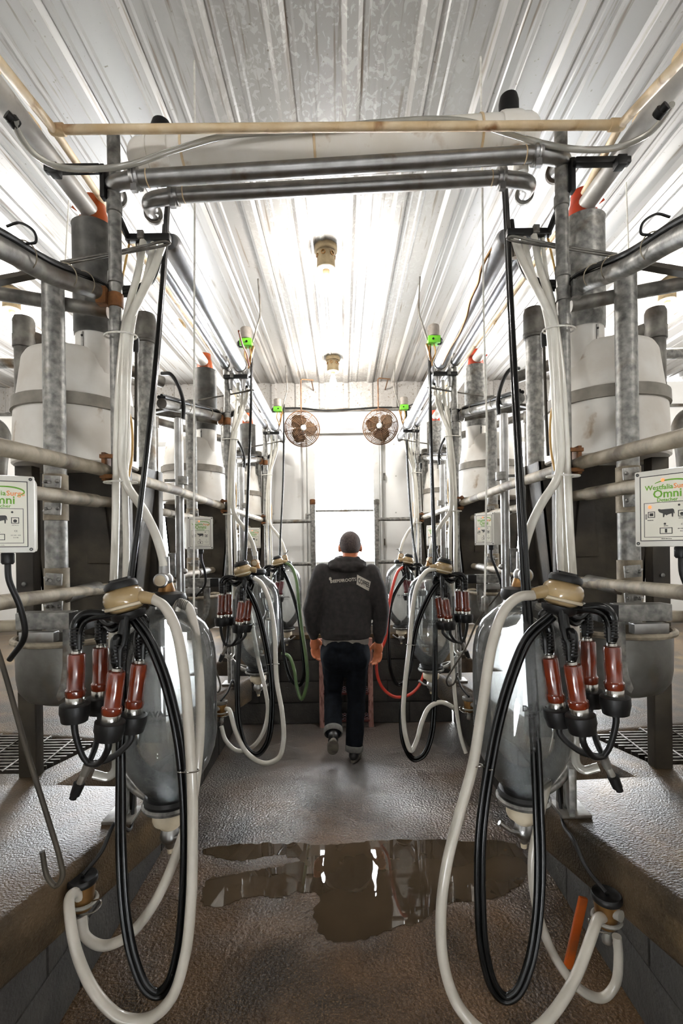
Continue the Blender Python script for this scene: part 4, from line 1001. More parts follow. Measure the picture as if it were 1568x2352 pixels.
def white_bundle(s, k):
    ctx(s, k); sd = SDN[s]; kn = KN[k]
    runs = [
        ('jar_hose', [(372, 565, 1.56), (352, 620, 1.52), (318, 690, 1.47), (294, 745, 1.45), (286, 850, 1.44), (283, 980, 1.43), (282, 1075, 1.42), (292, 1115, 1.41), (330, 1172, 1.38), (360, 1235, 1.36), (374, 1285, 1.355), (376, 1300, 1.355)], .0125, f'white hose swinging across to the top of the {kn} {sd} jar'),
        ('vacuum_hose', [(330, 545, 1.58), (318, 620, 1.52), (290, 730, 1.46), (275, 860, 1.45), (269, 1000, 1.44), (267, 1100, 1.43), (264, 1250, 1.40), (260, 1360, 1.36), (258, 1500, 1.36)], .0110, f'outer white hose running straight down the {kn} {sd} kerb post'),
        ('vacuum_hose', [(352, 560, 1.57), (335, 640, 1.52), (305, 735, 1.46), (295, 850, 1.45), (290, 1000, 1.44), (287, 1100, 1.42), (290, 1250, 1.40), (288, 1345, 1.38), (282, 1500, 1.38)], .0095, f'inner white hose running straight down the {kn} {sd} kerb post'),
    ]
    if s > 0:
        runs.append(('vacuum_hose', [(310, 540, 1.60), (303, 640, 1.54), (283, 740, 1.48), (279, 900, 1.47), (276, 1100, 1.46), (276, 1345, 1.42), (272, 1500, 1.42)], .007, f'thinnest white hose in the bundle down the {kn} {sd} kerb post'))
    for nm, pts, r, lab in runs:
        hose([P(*q) for q in pts], r, M['wht'], nm, lab)
    for y, D in ((772, 1.45), (1108, 1.42)):
        c = P(277, y, D + .01)
        solo('zip_tie', G().tube([c + Vector((.048 * cos(a), .030 * sin(a), 0)) for a in [2 * pi * i / 20 for i in range(21)]], .003, 6), M['cord'], f'pale zip tie {"high" if y < 900 else "low"} on the hose bundle of the {kn} {sd} kerb post', 'zip tie')
    # tan signal wire and dark thin pipe beside the bundle
    solo('signal_wire', G().tube([P(*q) for q in ((300, 545, 1.60), (285, 620, 1.56), (272, 720, 1.51), (276, 900, 1.49), (300, 960, 1.46), (304, 1040, 1.45), (296, 1095, 1.44))], .0035, 6, smooth=6), M['yell'], f'thin tan signal wire along the {kn} {sd} hose bundle', 'wire')
    t = thing('air_line', P(312, 950, 1.8), f'thin dark air line with black fitting beside the {kn} {sd} capped post', 'pipe', 'thin air lines')
    part('line', G().tube([P(313, 775, 1.8), P(312, 955, 1.8), P(310, 1060, 1.8)], .006, 8), M['dark'], t)
    part('fitting', G().lathe(P(312, 792, 1.8), [(.009, -.03), (.011, -.02), (.012, .0), (.013, .02), (.009, .03)], 12), M['blk'], t)
    # bottom tail of the outer hose that ends in an elbow under the cups
    hose([P(*q) for q in ((266, 1640, 1.33), (266, 1720, 1.33), (264, 1770, 1.32), (248, 1784, 1.31), (214, 1778, 1.30))], .0115, M['clear'], 'drip_elbow', f'translucent elbow tube below the cups of the {kn} {sd} cluster')

def stainless_cyl(s, k):
    if k == 0: return
    ctx(s, k); sd = SDN[s]; kn = KN[k]
    # upright chrome cylinder in front of the next barrel
    D = 2.3
    ctx(s, k - 1)
    a, b = P(420, 962, D), P(416, 1420, D)
    t = thing('lift_cylinder', b, f'upright stainless lift cylinder before the {kn} {sd} feed barrel', 'cylinder', 'stainless lift cylinders')
    part('tube', G().lathe(b, [(.019, 0), (.0205, .004), (.0205, (a - b).length), (.016, (a - b).length + .003)], 20), M['steel'], t)
    c = P(419, 1104, D)
    part('clamp', G().lathe(c, [(.021, -.02), (.026, -.019), (.026, .019), (.021, .02)], 18).box(c + Vector((-.05, 0, 0)), (.07, .012, .014)), M['galv'], t)
    part('hose', G().tube([a, a + Vector((.004, 0, .07)), a + Vector((-.02, .0, .16)), P(392, 860, D), P(372, 858, D + .03)], .0095, 10, smooth=6), M['blk'], t)
    part('link', G().tube([P(406, 1270, D), P(424, 1310, D)], .005, 6).ell(P(424, 1312, D), (.014, .014, .014), 12, 8).tube([P(404, 1330, D), P(420, 1362, D)], .005, 6).ell(P(420, 1366, D), (.014, .014, .014), 12, 8), M['steel'], t)
    part('small_valve_block', G().box(P(395, 1298, D), (.032, .03, .115)).box(P(395, 1294, D - .016), (.026, .004, .04)), M['galv'], t, bevel=.002)

for s in (-1, 1):
    for k in range(3):
        cluster(s, k); jar(s, k); feeder(s, k); posts(s, k); overhead(s, k); detacher_motor(s, k); control_box(s, k); milk_sensor(s, k); white_bundle(s, k); stainless_cyl(s, k)
    fine_cords(s)

# ------------------------------------------------------------------ long hoses, traced place by place
ctx(-1, 0)
def W(pts, D): return [P(q[0], q[1], q[2] if len(q) > 2 else D) for q in pts]
def whose(pts, D, r, m, name, label, n=8): return solo(name, G().tube(W(pts, D), r, 12, smooth=n), m, label, 'hose')
def clip(a, b, r, lab):
    g = G(); g.torus(a, r + .001, .0017, (0, .2, 1), 18, 6); g.torus(b, r + .004, .0017, (0, .2, 1), 18, 6); g.tube([a.lerp(b, .3), a.lerp(b, .7)], .0017, 6)
    solo('hose_clip', g, M['alu'], lab, 'clip')
# nearest left
whose([(350, 1375, 1.19), (376, 1392, 1.18), (402, 1440, 1.17), (422, 1540, 1.16), (434, 1680, 1.15), (441, 1800, 1.14), (442, 1950, 1.14), (438, 2080, 1.13), (424, 2200, 1.12), (392, 2295, 1.11), (340, 2340, 1.11), (280, 2338, 1.11), (222, 2285, 1.12), (180, 2200, 1.14), (161, 2110, 1.16), (160, 2062, 1.19), (172, 2050, 1.21), (182, 2060, 1.23)], 1.1, .0125, M['gry'], 'milk_hose', 'big pale milk hose looping low from the nearest left claw to the flow sensor')
whose([(404, 1402, 1.33), (410, 1386, 1.33), (430, 1392, 1.33), (446, 1440, 1.32), (456, 1530, 1.30), (460, 1640, 1.28), (455, 1740, 1.26), (440, 1850, 1.25), (414, 1935, 1.24), (382, 2020, 1.23), (338, 2100, 1.22), (290, 2152, 1.22), (236, 2172, 1.22), (196, 2150, 1.23), (187, 2105, 1.24)], 1.3, .0125, M['gry'], 'milk_hose', 'pale milk hose arching from the nearest left jar top down to the flow sensor')
gc = G()
for i, q in enumerate(cr([P(404, 1400, 1.33), P(410, 1386, 1.33), P(430, 1392, 1.33)], 6)): gc.torus(q, .0128, .002, (1, 0, -.2), 16, 6)
solo('hose_coil', gc, M['galvd'], 'ribbed grey coil guarding the hose bend on the nearest left jar', 'coil')
def twin_hose(pts, D, r, lab): return solo('pulse_hose', twin(W(pts, D), r), M['blkg'], lab, 'hose')
twin_hose([(388, 445, 1.72), (384, 480, 1.66), (376, 620, 1.55), (352, 900, 1.40), (320, 1180, 1.31), (299, 1335, 1.27), (287, 1480, 1.26), (278, 1650, 1.24), (277, 1800, 1.22), (278, 1960, 1.19), (286, 2090, 1.17), (306, 2200, 1.15), (336, 2270, 1.14), (362, 2284, 1.14), (388, 2262, 1.14), (412, 2180, 1.15), (424, 2050, 1.16), (427, 1900, 1.17), (420, 1770, 1.18), (402, 1650, 1.18), (372, 1540, 1.18), (336, 1460, 1.18), (300, 1412, 1.19)], 1.2, .0074, 'glossy black twin hose dropping past the nearest left cups into a low loop')
clip(P(421, 1771, 1.18), P(440, 1770, 1.145), .0125, 'wire clip tying black and pale hoses below the nearest left cups')
# nearest right
whose([(1225, 1367, 1.19), (1190, 1372, 1.18), (1158, 1402, 1.17), (1130, 1480, 1.16), (1108, 1620, 1.15), (1085, 1760, 1.14), (1052, 1880, 1.13), (1025, 1990, 1.12), (1012, 2110, 1.11), (1020, 2220, 1.1), (1052, 2310, 1.09), (1105, 2368, 1.08), (1170, 2388, 1.08), (1235, 2362, 1.09), (1290, 2300, 1.11), (1330, 2225, 1.14), (1358, 2150, 1.17), (1372, 2112, 1.2), (1384, 2106, 1.225)], 1.1, .0125, M['gry'], 'milk_hose', 'big pale milk hose looping low from the nearest right claw out of frame')
whose([(1416, 2150, 1.25), (1420, 2200, 1.25), (1412, 2262, 1.25), (1382, 2292, 1.25), (1334, 2274, 1.25), (1282, 2212, 1.26), (1245, 2130, 1.27), (1226, 2050, 1.28), (1222, 1970, 1.29), (1236, 1890, 1.30), (1258, 1790, 1.31), (1278, 1690, 1.33), (1300, 1560, 1.35), (1308, 1440, 1.35), (1290, 1400, 1.34), (1240, 1394, 1.34), (1190, 1402, 1.33)], 1.3, .0115, M['gry'], 'milk_hose', 'pale milk hose passing behind the nearest right cups up to the jar')
twin_hose([(1158, 420, 1.72), (1162, 480, 1.64), (1172, 700, 1.50), (1188, 1000, 1.38), (1203, 1280, 1.30), (1216, 1480, 1.26), (1228, 1680, 1.24), (1236, 1850, 1.21), (1240, 1990, 1.19), (1234, 2110, 1.17), (1214, 2220, 1.15), (1186, 2282, 1.14), (1160, 2294, 1.14), (1134, 2268, 1.14), (1110, 2180, 1.14), (1102, 2050, 1.15), (1104, 1920, 1.16), (1118, 1800, 1.17), (1144, 1660, 1.18), (1176, 1550, 1.18), (1215, 1462, 1.18), (1268, 1414, 1.19)], 1.2, .0074, 'glossy black twin hose dropping past the nearest right cups into a low loop')
clip(P(1124, 1765, 1.18), P(1092, 1757, 1.145), .0125, 'wire clip tying black and pale hoses below the nearest right cups')
# middle left
whose([(583, 1327, 2.61), (600, 1340, 2.6), (618, 1380, 2.59), (630, 1450, 2.58), (635, 1560, 2.57), (648, 1640, 2.56), (651, 1700, 2.55), (640, 1740, 2.54), (608, 1753, 2.54), (568, 1730, 2.55), (541, 1680, 2.58), (527, 1632, 2.62), (520, 1628, 2.65)], 2.6, .0125, M['wht'], 'milk_hose', 'white milk hose looping from the middle left claw to its flow sensor')
whose([(572, 1395, 2.76), (580, 1440, 2.72), (594, 1520, 2.68), (608, 1580, 2.66), (615, 1630, 2.65), (605, 1680, 2.64), (580, 1715, 2.64), (545, 1724, 2.65), (518, 1700, 2.66), (508, 1668, 2.66)], 2.6, .0115, M['wht'], 'milk_hose', 'white milk hose dropping before the middle left jar and curling under its flow sensor')
twin_hose([(578, 790, 3.0), (577, 900, 2.92), (570, 1100, 2.8), (560, 1330, 2.7), (549, 1480, 2.66), (545, 1600, 2.62), (550, 1670, 2.59), (566, 1718, 2.57), (590, 1733, 2.57), (614, 1705, 2.57), (624, 1640, 2.58), (622, 1560, 2.59), (610, 1480, 2.6), (590, 1400, 2.61), (566, 1348, 2.62)], 2.6, .0078, 'black twin hose past the middle left cups with its loop above the floor')
clip(P(617, 1526, 2.6), P(634, 1525, 2.575), .0125, 'wire clip tying the middle left black and white hoses')
# middle right
whose([(1006, 1305, 2.61), (980, 1312, 2.6), (958, 1345, 2.59), (946, 1410, 2.58), (940, 1480, 2.57), (930, 1570, 2.56), (926, 1640, 2.55), (932, 1695, 2.55), (944, 1724, 2.55), (957, 1700, 2.56), (968, 1660, 2.57), (985, 1625, 2.6), (1010, 1613, 2.62), (1036, 1622, 2.65), (1044, 1630, 2.67)], 2.6, .0125, M['wht'], 'milk_hose', 'white milk hose kinked in a narrow loop before the middle right jar')
whose([(1034, 1395, 2.72), (1036, 1480, 2.68), (1041, 1560, 2.66), (1049, 1640, 2.63), (1060, 1700, 2.6), (1070, 1730, 2.58)], 2.6, .0105, M['wht'], 'milk_hose', 'straight white hose slanting behind the middle right cups to the kerb')
twin_hose([(986, 770, 3.0), (987, 900, 2.9), (992, 1100, 2.8), (998, 1300, 2.7), (999, 1480, 2.66), (997, 1600, 2.62), (990, 1690, 2.59), (972, 1735, 2.57), (950, 1744, 2.57), (930, 1715, 2.57), (922, 1660, 2.58), (930, 1580, 2.59), (944, 1500, 2.6), (962, 1420, 2.61), (1000, 1345, 2.62), (1012, 1336, 2.62)], 2.6, .0078, 'black twin hose past the middle right cups with its loop above the floor')
clip(P(951, 1482, 2.6), P(939, 1480, 2.575), .0125, 'wire clip tying the middle right black and white hoses')
# farthest left: green hose; farthest right: red hose
whose([(656, 1293, 4.03), (668, 1300, 4.0), (680, 1330, 3.97), (686, 1390, 3.93), (694, 1450, 3.9), (704, 1520, 3.87), (705, 1570, 3.86), (692, 1606, 3.86), (682, 1580, 3.88), (676, 1540, 3.92), (664, 1508, 3.97), (648, 1500, 4.02)], 3.9, .0135, M['grn'], 'milk_hose', 'green milk hose looping from the farthest left claw')
twin_hose([(652, 930, 4.42), (650, 1100, 4.25), (642, 1290, 4.12), (646, 1420, 4.06), (655, 1520, 3.98), (672, 1565, 3.94), (688, 1574, 3.92), (698, 1550, 3.91), (694, 1490, 3.92), (686, 1420, 3.95), (672, 1365, 3.99), (655, 1322, 4.03), (646, 1306, 4.04)], 4.0, .0078, 'black twin hose in a shallow loop at the farthest left cups')
clip(P(683, 1389, 3.96), P(688, 1389, 3.93), .0135, 'wire clip tying the green hose to its black hose')
whose([(924, 1303, 4.03), (914, 1312, 4.0), (901, 1350, 3.96), (890, 1410, 3.92), (884, 1470, 3.9), (866, 1510, 3.88), (866, 1550, 3.87), (880, 1582, 3.87), (905, 1600, 3.87), (935, 1598, 3.88), (960, 1578, 3.92), (974, 1545, 3.97), (978, 1530, 4.0)], 3.9, .0125, M['red'], 'milk_hose', 'red milk hose sweeping from the farthest right claw into a wide loop')
twin_hose([(932, 935, 4.42), (937, 1100, 4.25), (950, 1250, 4.15), (958, 1300, 4.1), (950, 1420, 4.06), (945, 1520, 3.98), (930, 1566, 3.94), (912, 1572, 3.92), (897, 1540, 3.91), (892, 1480, 3.92), (892, 1430, 3.94), (903, 1370, 3.98), (930, 1325, 4.02), (944, 1316, 4.04)], 4.0, .0078, 'black twin hose in a shallow loop beside the red hose')
clip(P(895, 1393, 3.96), P(887, 1391, 3.92), .0125, 'wire clip tying the red hose to its black hose')

# loose brown wire lying along the right milk pipe
solo('loose_wire', G().tube(W([(1146, 548, 1.68), (1118, 590, 1.76), (1104, 622, 1.82), (1098, 650, 1.88), (1080, 690, 1.98), (1072, 724, 2.06), (1056, 764, 2.2), (1034, 800, 2.4), (1016, 836, 2.62)], 2), .0055, 6, smooth=6), M['brown'], 'loose brown wire lying along the thick right milk pipe', 'wire')
solo('loose_wire', G().tube(W([(548, 760, 2.3), (556, 790, 2.42), (566, 812, 2.56), (572, 840, 2.7)], 2), .005, 6, smooth=6), M['orange'], 'short orange wire on the thick left milk pipe below the motor', 'wire')

# hook rods and the orange handle
solo('hook_rod', G().tube(W([(-40, 1400, 1.12), (0, 1510, 1.11), (60, 1720, 1.09), (110, 1880, 1.08), (138, 1975, 1.08), (143, 2015, 1.08), (128, 2035, 1.08), (108, 2012, 1.08), (97, 1956, 1.08)], 1.1), .0058, 10, smooth=7), M['galvd'] if False else M['dark'], 'dark rusty rod ending in a hook, hung at the far left edge', 'hook')
solo('hook_rod', G().tube(W([(396, 1316, 2.5), (440, 1390, 2.5), (474, 1450, 2.5), (484, 1500, 2.5), (498, 1545, 2.5), (506, 1578, 2.5), (500, 1590, 2.5), (490, 1584, 2.5)], 2.5), .005, 8, smooth=6), M['dark'], 'short dark rod hook showing between the two nearer left jars', 'hook')
solo('hook_rod', G().tube(W([(1186, 1313, 2.45), (1140, 1370, 2.45), (1100, 1420, 2.45), (1068, 1490, 2.45), (1040, 1535, 2.45), (1025, 1562, 2.45), (1030, 1575, 2.45), (1042, 1570, 2.45), (1050, 1545, 2.45)], 2.5), .005, 8, smooth=6), M['dark'], 'short dark rod hook showing between the two nearer right jars', 'hook')
t = thing('squeegee', P(1320, 2250, 1.5), 'orange plastic handle leaning against the right pit wall behind the flow sensor', 'tool')
a, b = P(1342, 2062, 1.36), P(1305, 2226, 1.40); b2 = b + (b - a) * .9
part('handle', G().extr([a + Vector((-.012, 0, 0)), a + Vector((.012, 0, -.006)), b + Vector((.013, 0, -.004)), b + Vector((-.012, 0, 0))], (0, .012, 0)), M['orange'], t, bevel=.004)
solo('lean_rod', G().tube(W([(1098, 1720, 3.25), (1058, 1838, 3.105)], 1.8), .011, 8), M['dark'], 'thin dark rod leaning on the floor behind the nearest right jar', 'rod')

# ------------------------------------------------------------------ landing: posts, rails, steps, cable
for s in (-1, 1):
    ctx(s, 0); sd = SDN[s]
    px = 720 if s < 0 else 866; Dp = 4.56
    base = Q(px, 1300, Dp); zt = Q(px, 1147, Dp).z
    x = base.x; y = Dp
    t = thing('gate_post', (x, y, ZP), f'grey capped pipe post with two rails on the {sd} of the door', 'post')
    part('pipe', G().lathe((x, y, ZP), [(.0255, 0), (.0255, zt - ZP - .03)], 18), M['galv'], t)
    part('cap', G().lathe((x, y, zt - .05), [(.026, 0), (.0285, .004), (.0285, .046), (.022, .052)], 18), M['rust'] if s < 0 else M['galvd'], t)
    for py in (1195, 1293):
        z = P(787, py + (1.0 if s < 0 else -1.0), Dp).z
        part('rail', G().tube([(x, y, z), (-.66, y, z)], .0185, 14), M['galv'], t)
        part('weld_collar', G().lathe((x - .03, y, z), [(.019, 0), (.024, .03)], 14, (1, 0, 0)), M['galv'], t)
ctx(-1, 0)
t = thing('steps', (P(795, 1650, 4.4).x, 4.38, 0), 'pinkish ladder steps with metal grid treads against the pit end wall', 'steps')
xl, xr = P(739, 1600, 4.40).x, P(851, 1600, 4.40).x
for x in (xl, xr):
    part('stringer', G().extr([Vector((x - .022, 4.14, 0)), Vector((x - .022, 4.22, 0)), Vector((x - .022, 4.45, .79)), Vector((x - .022, 4.45, .62)), ][::1], (.044, 0, 0)) if False else G().extr([Vector((x - .022, 4.36, 0.0)), Vector((x - .022, 4.45, 0)), Vector((x - .022, 4.45, .80)), Vector((x - .022, 4.40, .80))], (.044, 0, 0)), M['wood'], t, bevel=.003)
for z in (.10, .345, .59):
    tr_ = part('tread_edge', G().box(((xl + xr) / 2, 4.36, z - .025), (xr - xl - .04, .02, .04)), M['treadr'], t)
    g = G(); n = 12; wd = (xr - xl - .05) / n
    for i in range(n):
        cx = xl + .025 + wd * (i + .5)
        for yy in (4.30, 4.36, 4.42): g.torus((cx, yy - .0, z), wd * .42, .0035, (0, .9, .5), 10, 5)
    part('grid_tread', g, M['tread'], t)
    part('tread_frame', G().box(((xl + xr) / 2, 4.27, z - .006), (xr - xl - .04, .006, .012)).box(((xl + xr) / 2, 4.44, z - .006), (xr - xl - .04, .006, .012)), M['treadr'], t)
solo('end_cable', G().tube(W([(630, 938, 4.9), (690, 937, 4.9), (740, 942, 4.9), (800, 940, 4.9), (860, 936, 4.9), (930, 934, 4.9), (950, 928, 4.8)], 4.9), .007, 8, smooth=6), M['blk'], 'black cable strung along the foot of the ribbed upstand over the door', 'cable')

# ------------------------------------------------------------------ wall fans
def fan(cx_, cy_, rot0, yaw, lab):
    D = 4.52; c = P(cx_, cy_, D); R = .166
    ax = Vector((sin(yaw), -cos(yaw), -.08)).normalized()
    t = thing('wall_fan', c + Vector((0, 0, -R)), lab, 'fan')
    g = G()
    for i in range(1, 11):
        r = .03 + (R - .03) * i / 10; dpt = .06 * (1 - (r / R) ** 3)
        g.torus(c + ax * dpt, r, .0027, ax, 36, 5)
    ref = Vector((0, 0, 1)); n1 = (ref - ax * ref.dot(ax)).normalized(); n2 = ax.cross(n1)
    for i in range(8):
        a = 2 * pi * i / 8 + .2; d = n1 * cos(a) + n2 * sin(a)
        g.tube([c + ax * .062 + d * .03, c + ax * .058 + d * R * .6, c + ax * .04 + d * R * .85, c + d * R], .003, 6)
    part('front_guard', g, M['fan'], t)
    g = G()
    for i in range(1, 9):
        r = .05 + (R - .05) * i / 8; dpt = -.10 * (1 - (r / R) ** 4)
        g.torus(c + ax * (dpt - .0), r, .0027, ax, 36, 5)
    for i in range(10):
        a = 2 * pi * i / 10; d = n1 * cos(a) + n2 * sin(a)
        g.tube([c - ax * .10 + d * .04, c - ax * .09 + d * R * .6, c - ax * .05 + d * R * .9, c + d * R], .0026, 6)
    part('rear_guard', g, M['fan'], t)
    part('guard_rim', G().torus(c, R, .0055, ax, 40, 8), M['fan'], t)
    part('hub', G().lathe(c + ax * .03, [(.03, -.03), (.031, .0), (.028, .006)], 20, ax), M['blade'], t)
    part('badge', G().lathe(c + ax * .062, [(.024, 0), (.026, .004), (.020, .008), (.002, .009)], 20, ax), M['trim'], t)
    part('motor', G().lathe(c - ax * .09, [(.04, -.08), (.05, -.07), (.052, .03), (.035, .05)], 20, ax), M['blade'], t)
    for b in range(3):
        a0 = rot0 + 2 * pi * b / 3; vs, fs = [], []
        NI, NJ = 7, 7
        for i in range(NI):
            for j in range(NJ):
                u = i / (NI - 1); v = j / (NJ - 1) * 2 - 1
                r = .022 + u * .122; half = (.25 + .78 * sin(pi * min(1, u * .92 + .08)) ** .8) * (1 if u < .99 else .75)
                a = a0 + v * half * .95 + .25 * u
                rr = r * (1 - .10 * abs(v) ** 3 * u)
                d = n1 * cos(a) + n2 * sin(a); vs.append(c + d * rr + ax * (.012 - .022 * v))
        for i in range(NI - 1):
            for j in range(NJ - 1): fs.append((i * NJ + j, i * NJ + j + 1, (i + 1) * NJ + j + 1, (i + 1) * NJ + j))
        m_ = len(vs); vs += [q - ax * .003 for q in vs]; fs += [tuple(m_ + q for q in f[::-1]) for f in fs]
        per = [j for j in range(NJ)] + [i * NJ + NJ - 1 for i in range(1, NI)] + [(NI - 1) * NJ + j for j in range(NJ - 2, -1, -1)] + [i * NJ for i in range(NI - 2, 0, -1)]
        for q in range(len(per)):
            e, f = per[q], per[(q + 1) % len(per)]; fs.append((e, f, f + m_, e + m_))
        g = G()._add(vs, fs); part('blade', g, M['blade'], t)
    top = c + Vector((-.012, .05, R * .98)); zt_ = P(700, 897, 4.9).z
    part('hanger_rod', G().tube([top, Vector((top.x, top.y, zt_ - .01)), Vector((top.x + .012, top.y, zt_)), Vector((top.x + .12, top.y + .04, zt_ + .004))], .0065, 8), M['fan'], t)
    part('wall_arm', G().tube([Vector((top.x + .10, top.y + .035, zt_ + .004)), Vector((top.x + .10, 4.93, zt_ + .004))], .006, 8), M['fan'], t)
fan(694, 985, .35, radians(14), 'rusty caged fan hung left of the door')
fan(873, 980, 1.0, radians(-12), 'rusty caged fan hung right of the door')

# ------------------------------------------------------------------ bare bulbs
def lamp(x, y, lab, bm_='bulb'):
    t = thing('ceiling_lamp', (x, y, ZC - .2), lab, 'lamp')
    z = ZC
    part('mount_plate', G().lathe((x, y, z), [(.060, -.004), (.064, 0), (.064, .030)], 24), M['lamp'], t)
    h = part('holder', G().lathe((x, y, z), [(.046, -.098), (.050, -.094), (.052, -.086), (.050, -.03), (.046, -.012), (.05, -.002)], 28), M['lamp'], t)
    g = G()
    for i in range(6):
        a = 2 * pi * i / 6 + .26; d = Vector((cos(a), sin(a), 0)); g.lathe(Vector((x, y, z - .028)) + d * .046, [(.013, 0), (.013, .008), (.009, .009), (.009, .0)], 14, d)
    part('conduit_holes', g, M['brown'], h)
    part('skirt', G().lathe((x, y, z), [(.044, -.104), (.052, -.102), (.053, -.096), (.046, -.094)], 28), M['ivory'], t)
    part('socket', G().lathe((x, y, z), [(.018, -.135), (.020, -.13), (.020, -.10)], 18), M['lamp'], t)
    part('bulb', G().lathe((x, y, z), [(.003, -.245), (.018, -.240), (.028, -.225), (.032, -.205), (.028, -.18), (.018, -.15), (.016, -.133)], 20), M[bm_], t)
p1 = P(748, 578, 1); p2 = P(764, 828, 1)
for (px, py, lab) in ((748, 578, 'nearer bare bulb in a dusty round holder on the ceiling'), (764, 828, 'farther bare bulb in a dusty round holder near the end wall')):
    d = (ZC - H) * F / (CY - py); q = P(px, py, d); lamp(q.x, q.y, lab, 'bulb' if py < 700 else 'bulb3')
for s_ in (-1, 1):  # out-of-view bulbs, added as fill for surfaces facing the camera
    lamp(2.12 * s_, -.2, f'unseen bulb added as fill over the {SDN[s_]} cow platform level with the viewpoint', 'bulb')
lamp(2.12, 3.1, 'bare bulb over the right cow platform beyond the posts', 'bulb2'); lamp(-2.12, 3.1, 'bare bulb over the left cow platform beyond the posts', 'bulb2')

# ------------------------------------------------------------------ the person walking away
ctx(-1, 0)
D = 3.70
def PP(px, py, dy=0): return P(px, py, D) + Vector((0, dy, 0))      # dy: metres nearer (-) or farther (+)
def cap(g, a, b, r0, r1, sx=1, n=14):
    a, b = Vector(a), Vector(b); g.tube([a, b], [r0, r1], n); g.ell(a, (r0, r0, r0), n, 8); g.ell(b, (r1, r1, r1), n, 8)
foot_x = P(812, 1740, D).x
head = PP(804, 1253, .0); hx = head.x
per = thing('person', (foot_x, D, 0), 'man seen from behind in a charcoal hoodie and dark jeans, walking towards the steps', 'person')
RS, LS = PP(852, 1316), PP(742, 1314)
RE, LE = PP(876, 1400, .02), PP(714, 1398, -.01)
RW, LW = PP(872, 1474, .07), PP(719, 1464, .05)
RH, LH = PP(817, 1490), PP(768, 1490)
RK, LK = PP(818, 1612, .05), PP(764, 1606, .13)
RA, LA = PP(813, 1722, .0), PP(766, 1664, -.16)
pel = PP(792, 1478); chest = PP(797, 1345); neck = PP(803, 1292, .02); 
def person_body():
    g = G()
    # head
    g.ell(head + Vector((0, .012, .010)), (.0795, .096, .095), 22, 16); g.ell(head + Vector((0, .045, -.05)), (.060, .062, .075), 18, 12)
    g.ell(head + Vector((0, .112, -.022)), (.013, .022, .024), 10, 8)          # nose
    for sx in (-1, 1):
        g.ell(head + Vector((sx * .086, .012, -.022)), (.011, .024, .036), 12, 8); g.ell(head + Vector((sx * .03, .098, .01)), (.014, .012, .010), 8, 6)
    g.ell(head + Vector((0, .1, -.066)), (.026, .012, .010), 10, 6)
    cap(g, head + Vector((0, .0, -.06)), neck + Vector((0, -.01, -.05)), .060, .066)
    g.ell(chest + Vector((0, .01, .0)), (.165, .105, .20), 20, 12); g.ell(PP(795, 1420), (.145, .10, .16), 18, 12); g.ell(pel, (.155, .11, .13), 18, 12)
    for Sx, E, Wr in ((RS, RE, RW), (LS, LE, LW)):
        cap(g, Sx, E, .052, .042); cap(g, E, Wr, .042, .028)
    for Hp, K, A in ((RH, RK, RA), (LH, LK, LA)):
        cap(g, Hp, K, .078, .055); cap(g, K, A, .053, .036)
    vs, fs = remesh(g.v, g.f, .011, 4)
    # hands: five separate bent fingers rooted in each palm
    v2, f2 = [], []
    for (Wr, sx, curl) in ((LW, 1, .55), (RW, -1, .35)):
        gh = G(); dn = Vector((.004 * sx, .012, -.10)); pc = Wr + Vector((.0, .012, -.058))
        gh.ell(pc, (.021, .044, .052), 16, 12); cap(gh, Wr, pc, .029, .026)
        for i in range(4):
            ln = (.028, .032, .030, .023)[i]; y0 = .030 - .0198 * i
            kn_ = pc + Vector((0.002 * sx, y0, -.042)); dv = Vector((sx * .10, .05, -1)).normalized()
            a1 = kn_ + dv * ln * 1.35; dv2 = Vector((sx * (.1 + curl), .10, -.75)).normalized(); a2 = a1 + dv2 * ln
            dv3 = Vector((sx * (.3 + curl * 1.6), .08, -.3)).normalized(); a3 = a2 + dv3 * ln * .75
            cap(gh, kn_, a1, .0106, .0098, n=10); cap(gh, a1, a2, .0098, .0088, n=10); cap(gh, a2, a3, .0088, .0076, n=10)
        th0 = pc + Vector((sx * .006, .032, .018)); th1 = th0 + Vector((sx * .014, .028, -.036)); th2 = th1 + Vector((sx * .010, .006, -.032))
        cap(gh, th0, th1, .0135, .0115, n=10); cap(gh, th1, th2, .0115, .0095, n=10)
        RZ = Matrix.Rotation(radians(-52 * sx), 3, 'Z')          # back of the hand turned towards the viewer
        hv_, hf_ = remesh([Wr + RZ @ (v - Wr) * 1.06 for v in gh.v], gh.f, .0045, 3)
        o_ = len(v2); v2 += hv_; f2 += [tuple(i + o_ for i in f) for f in hf_]
    g2 = G(); g2._add(vs, fs); g2._add(v2, f2); return g2
body = part('body', person_body(), M['skin'], per, angle=80)
# cropped hair
g = G(); g.ell(head + Vector((0, .008, .014)), (.0835, .0995, .0990), 30, 24)
keep = []
hv = [v for v in g.v]
def hair_ok(v):
    d = v - head
    return not (d.y > .055 and d.z < .055) and d.z > -.072 + max(0, d.y) * .5
fs = [f for f in g.f if all(hair_ok(hv[i]) for i in f)]
g.f = fs; part('hair', g, M['hair'], per, angle=80)
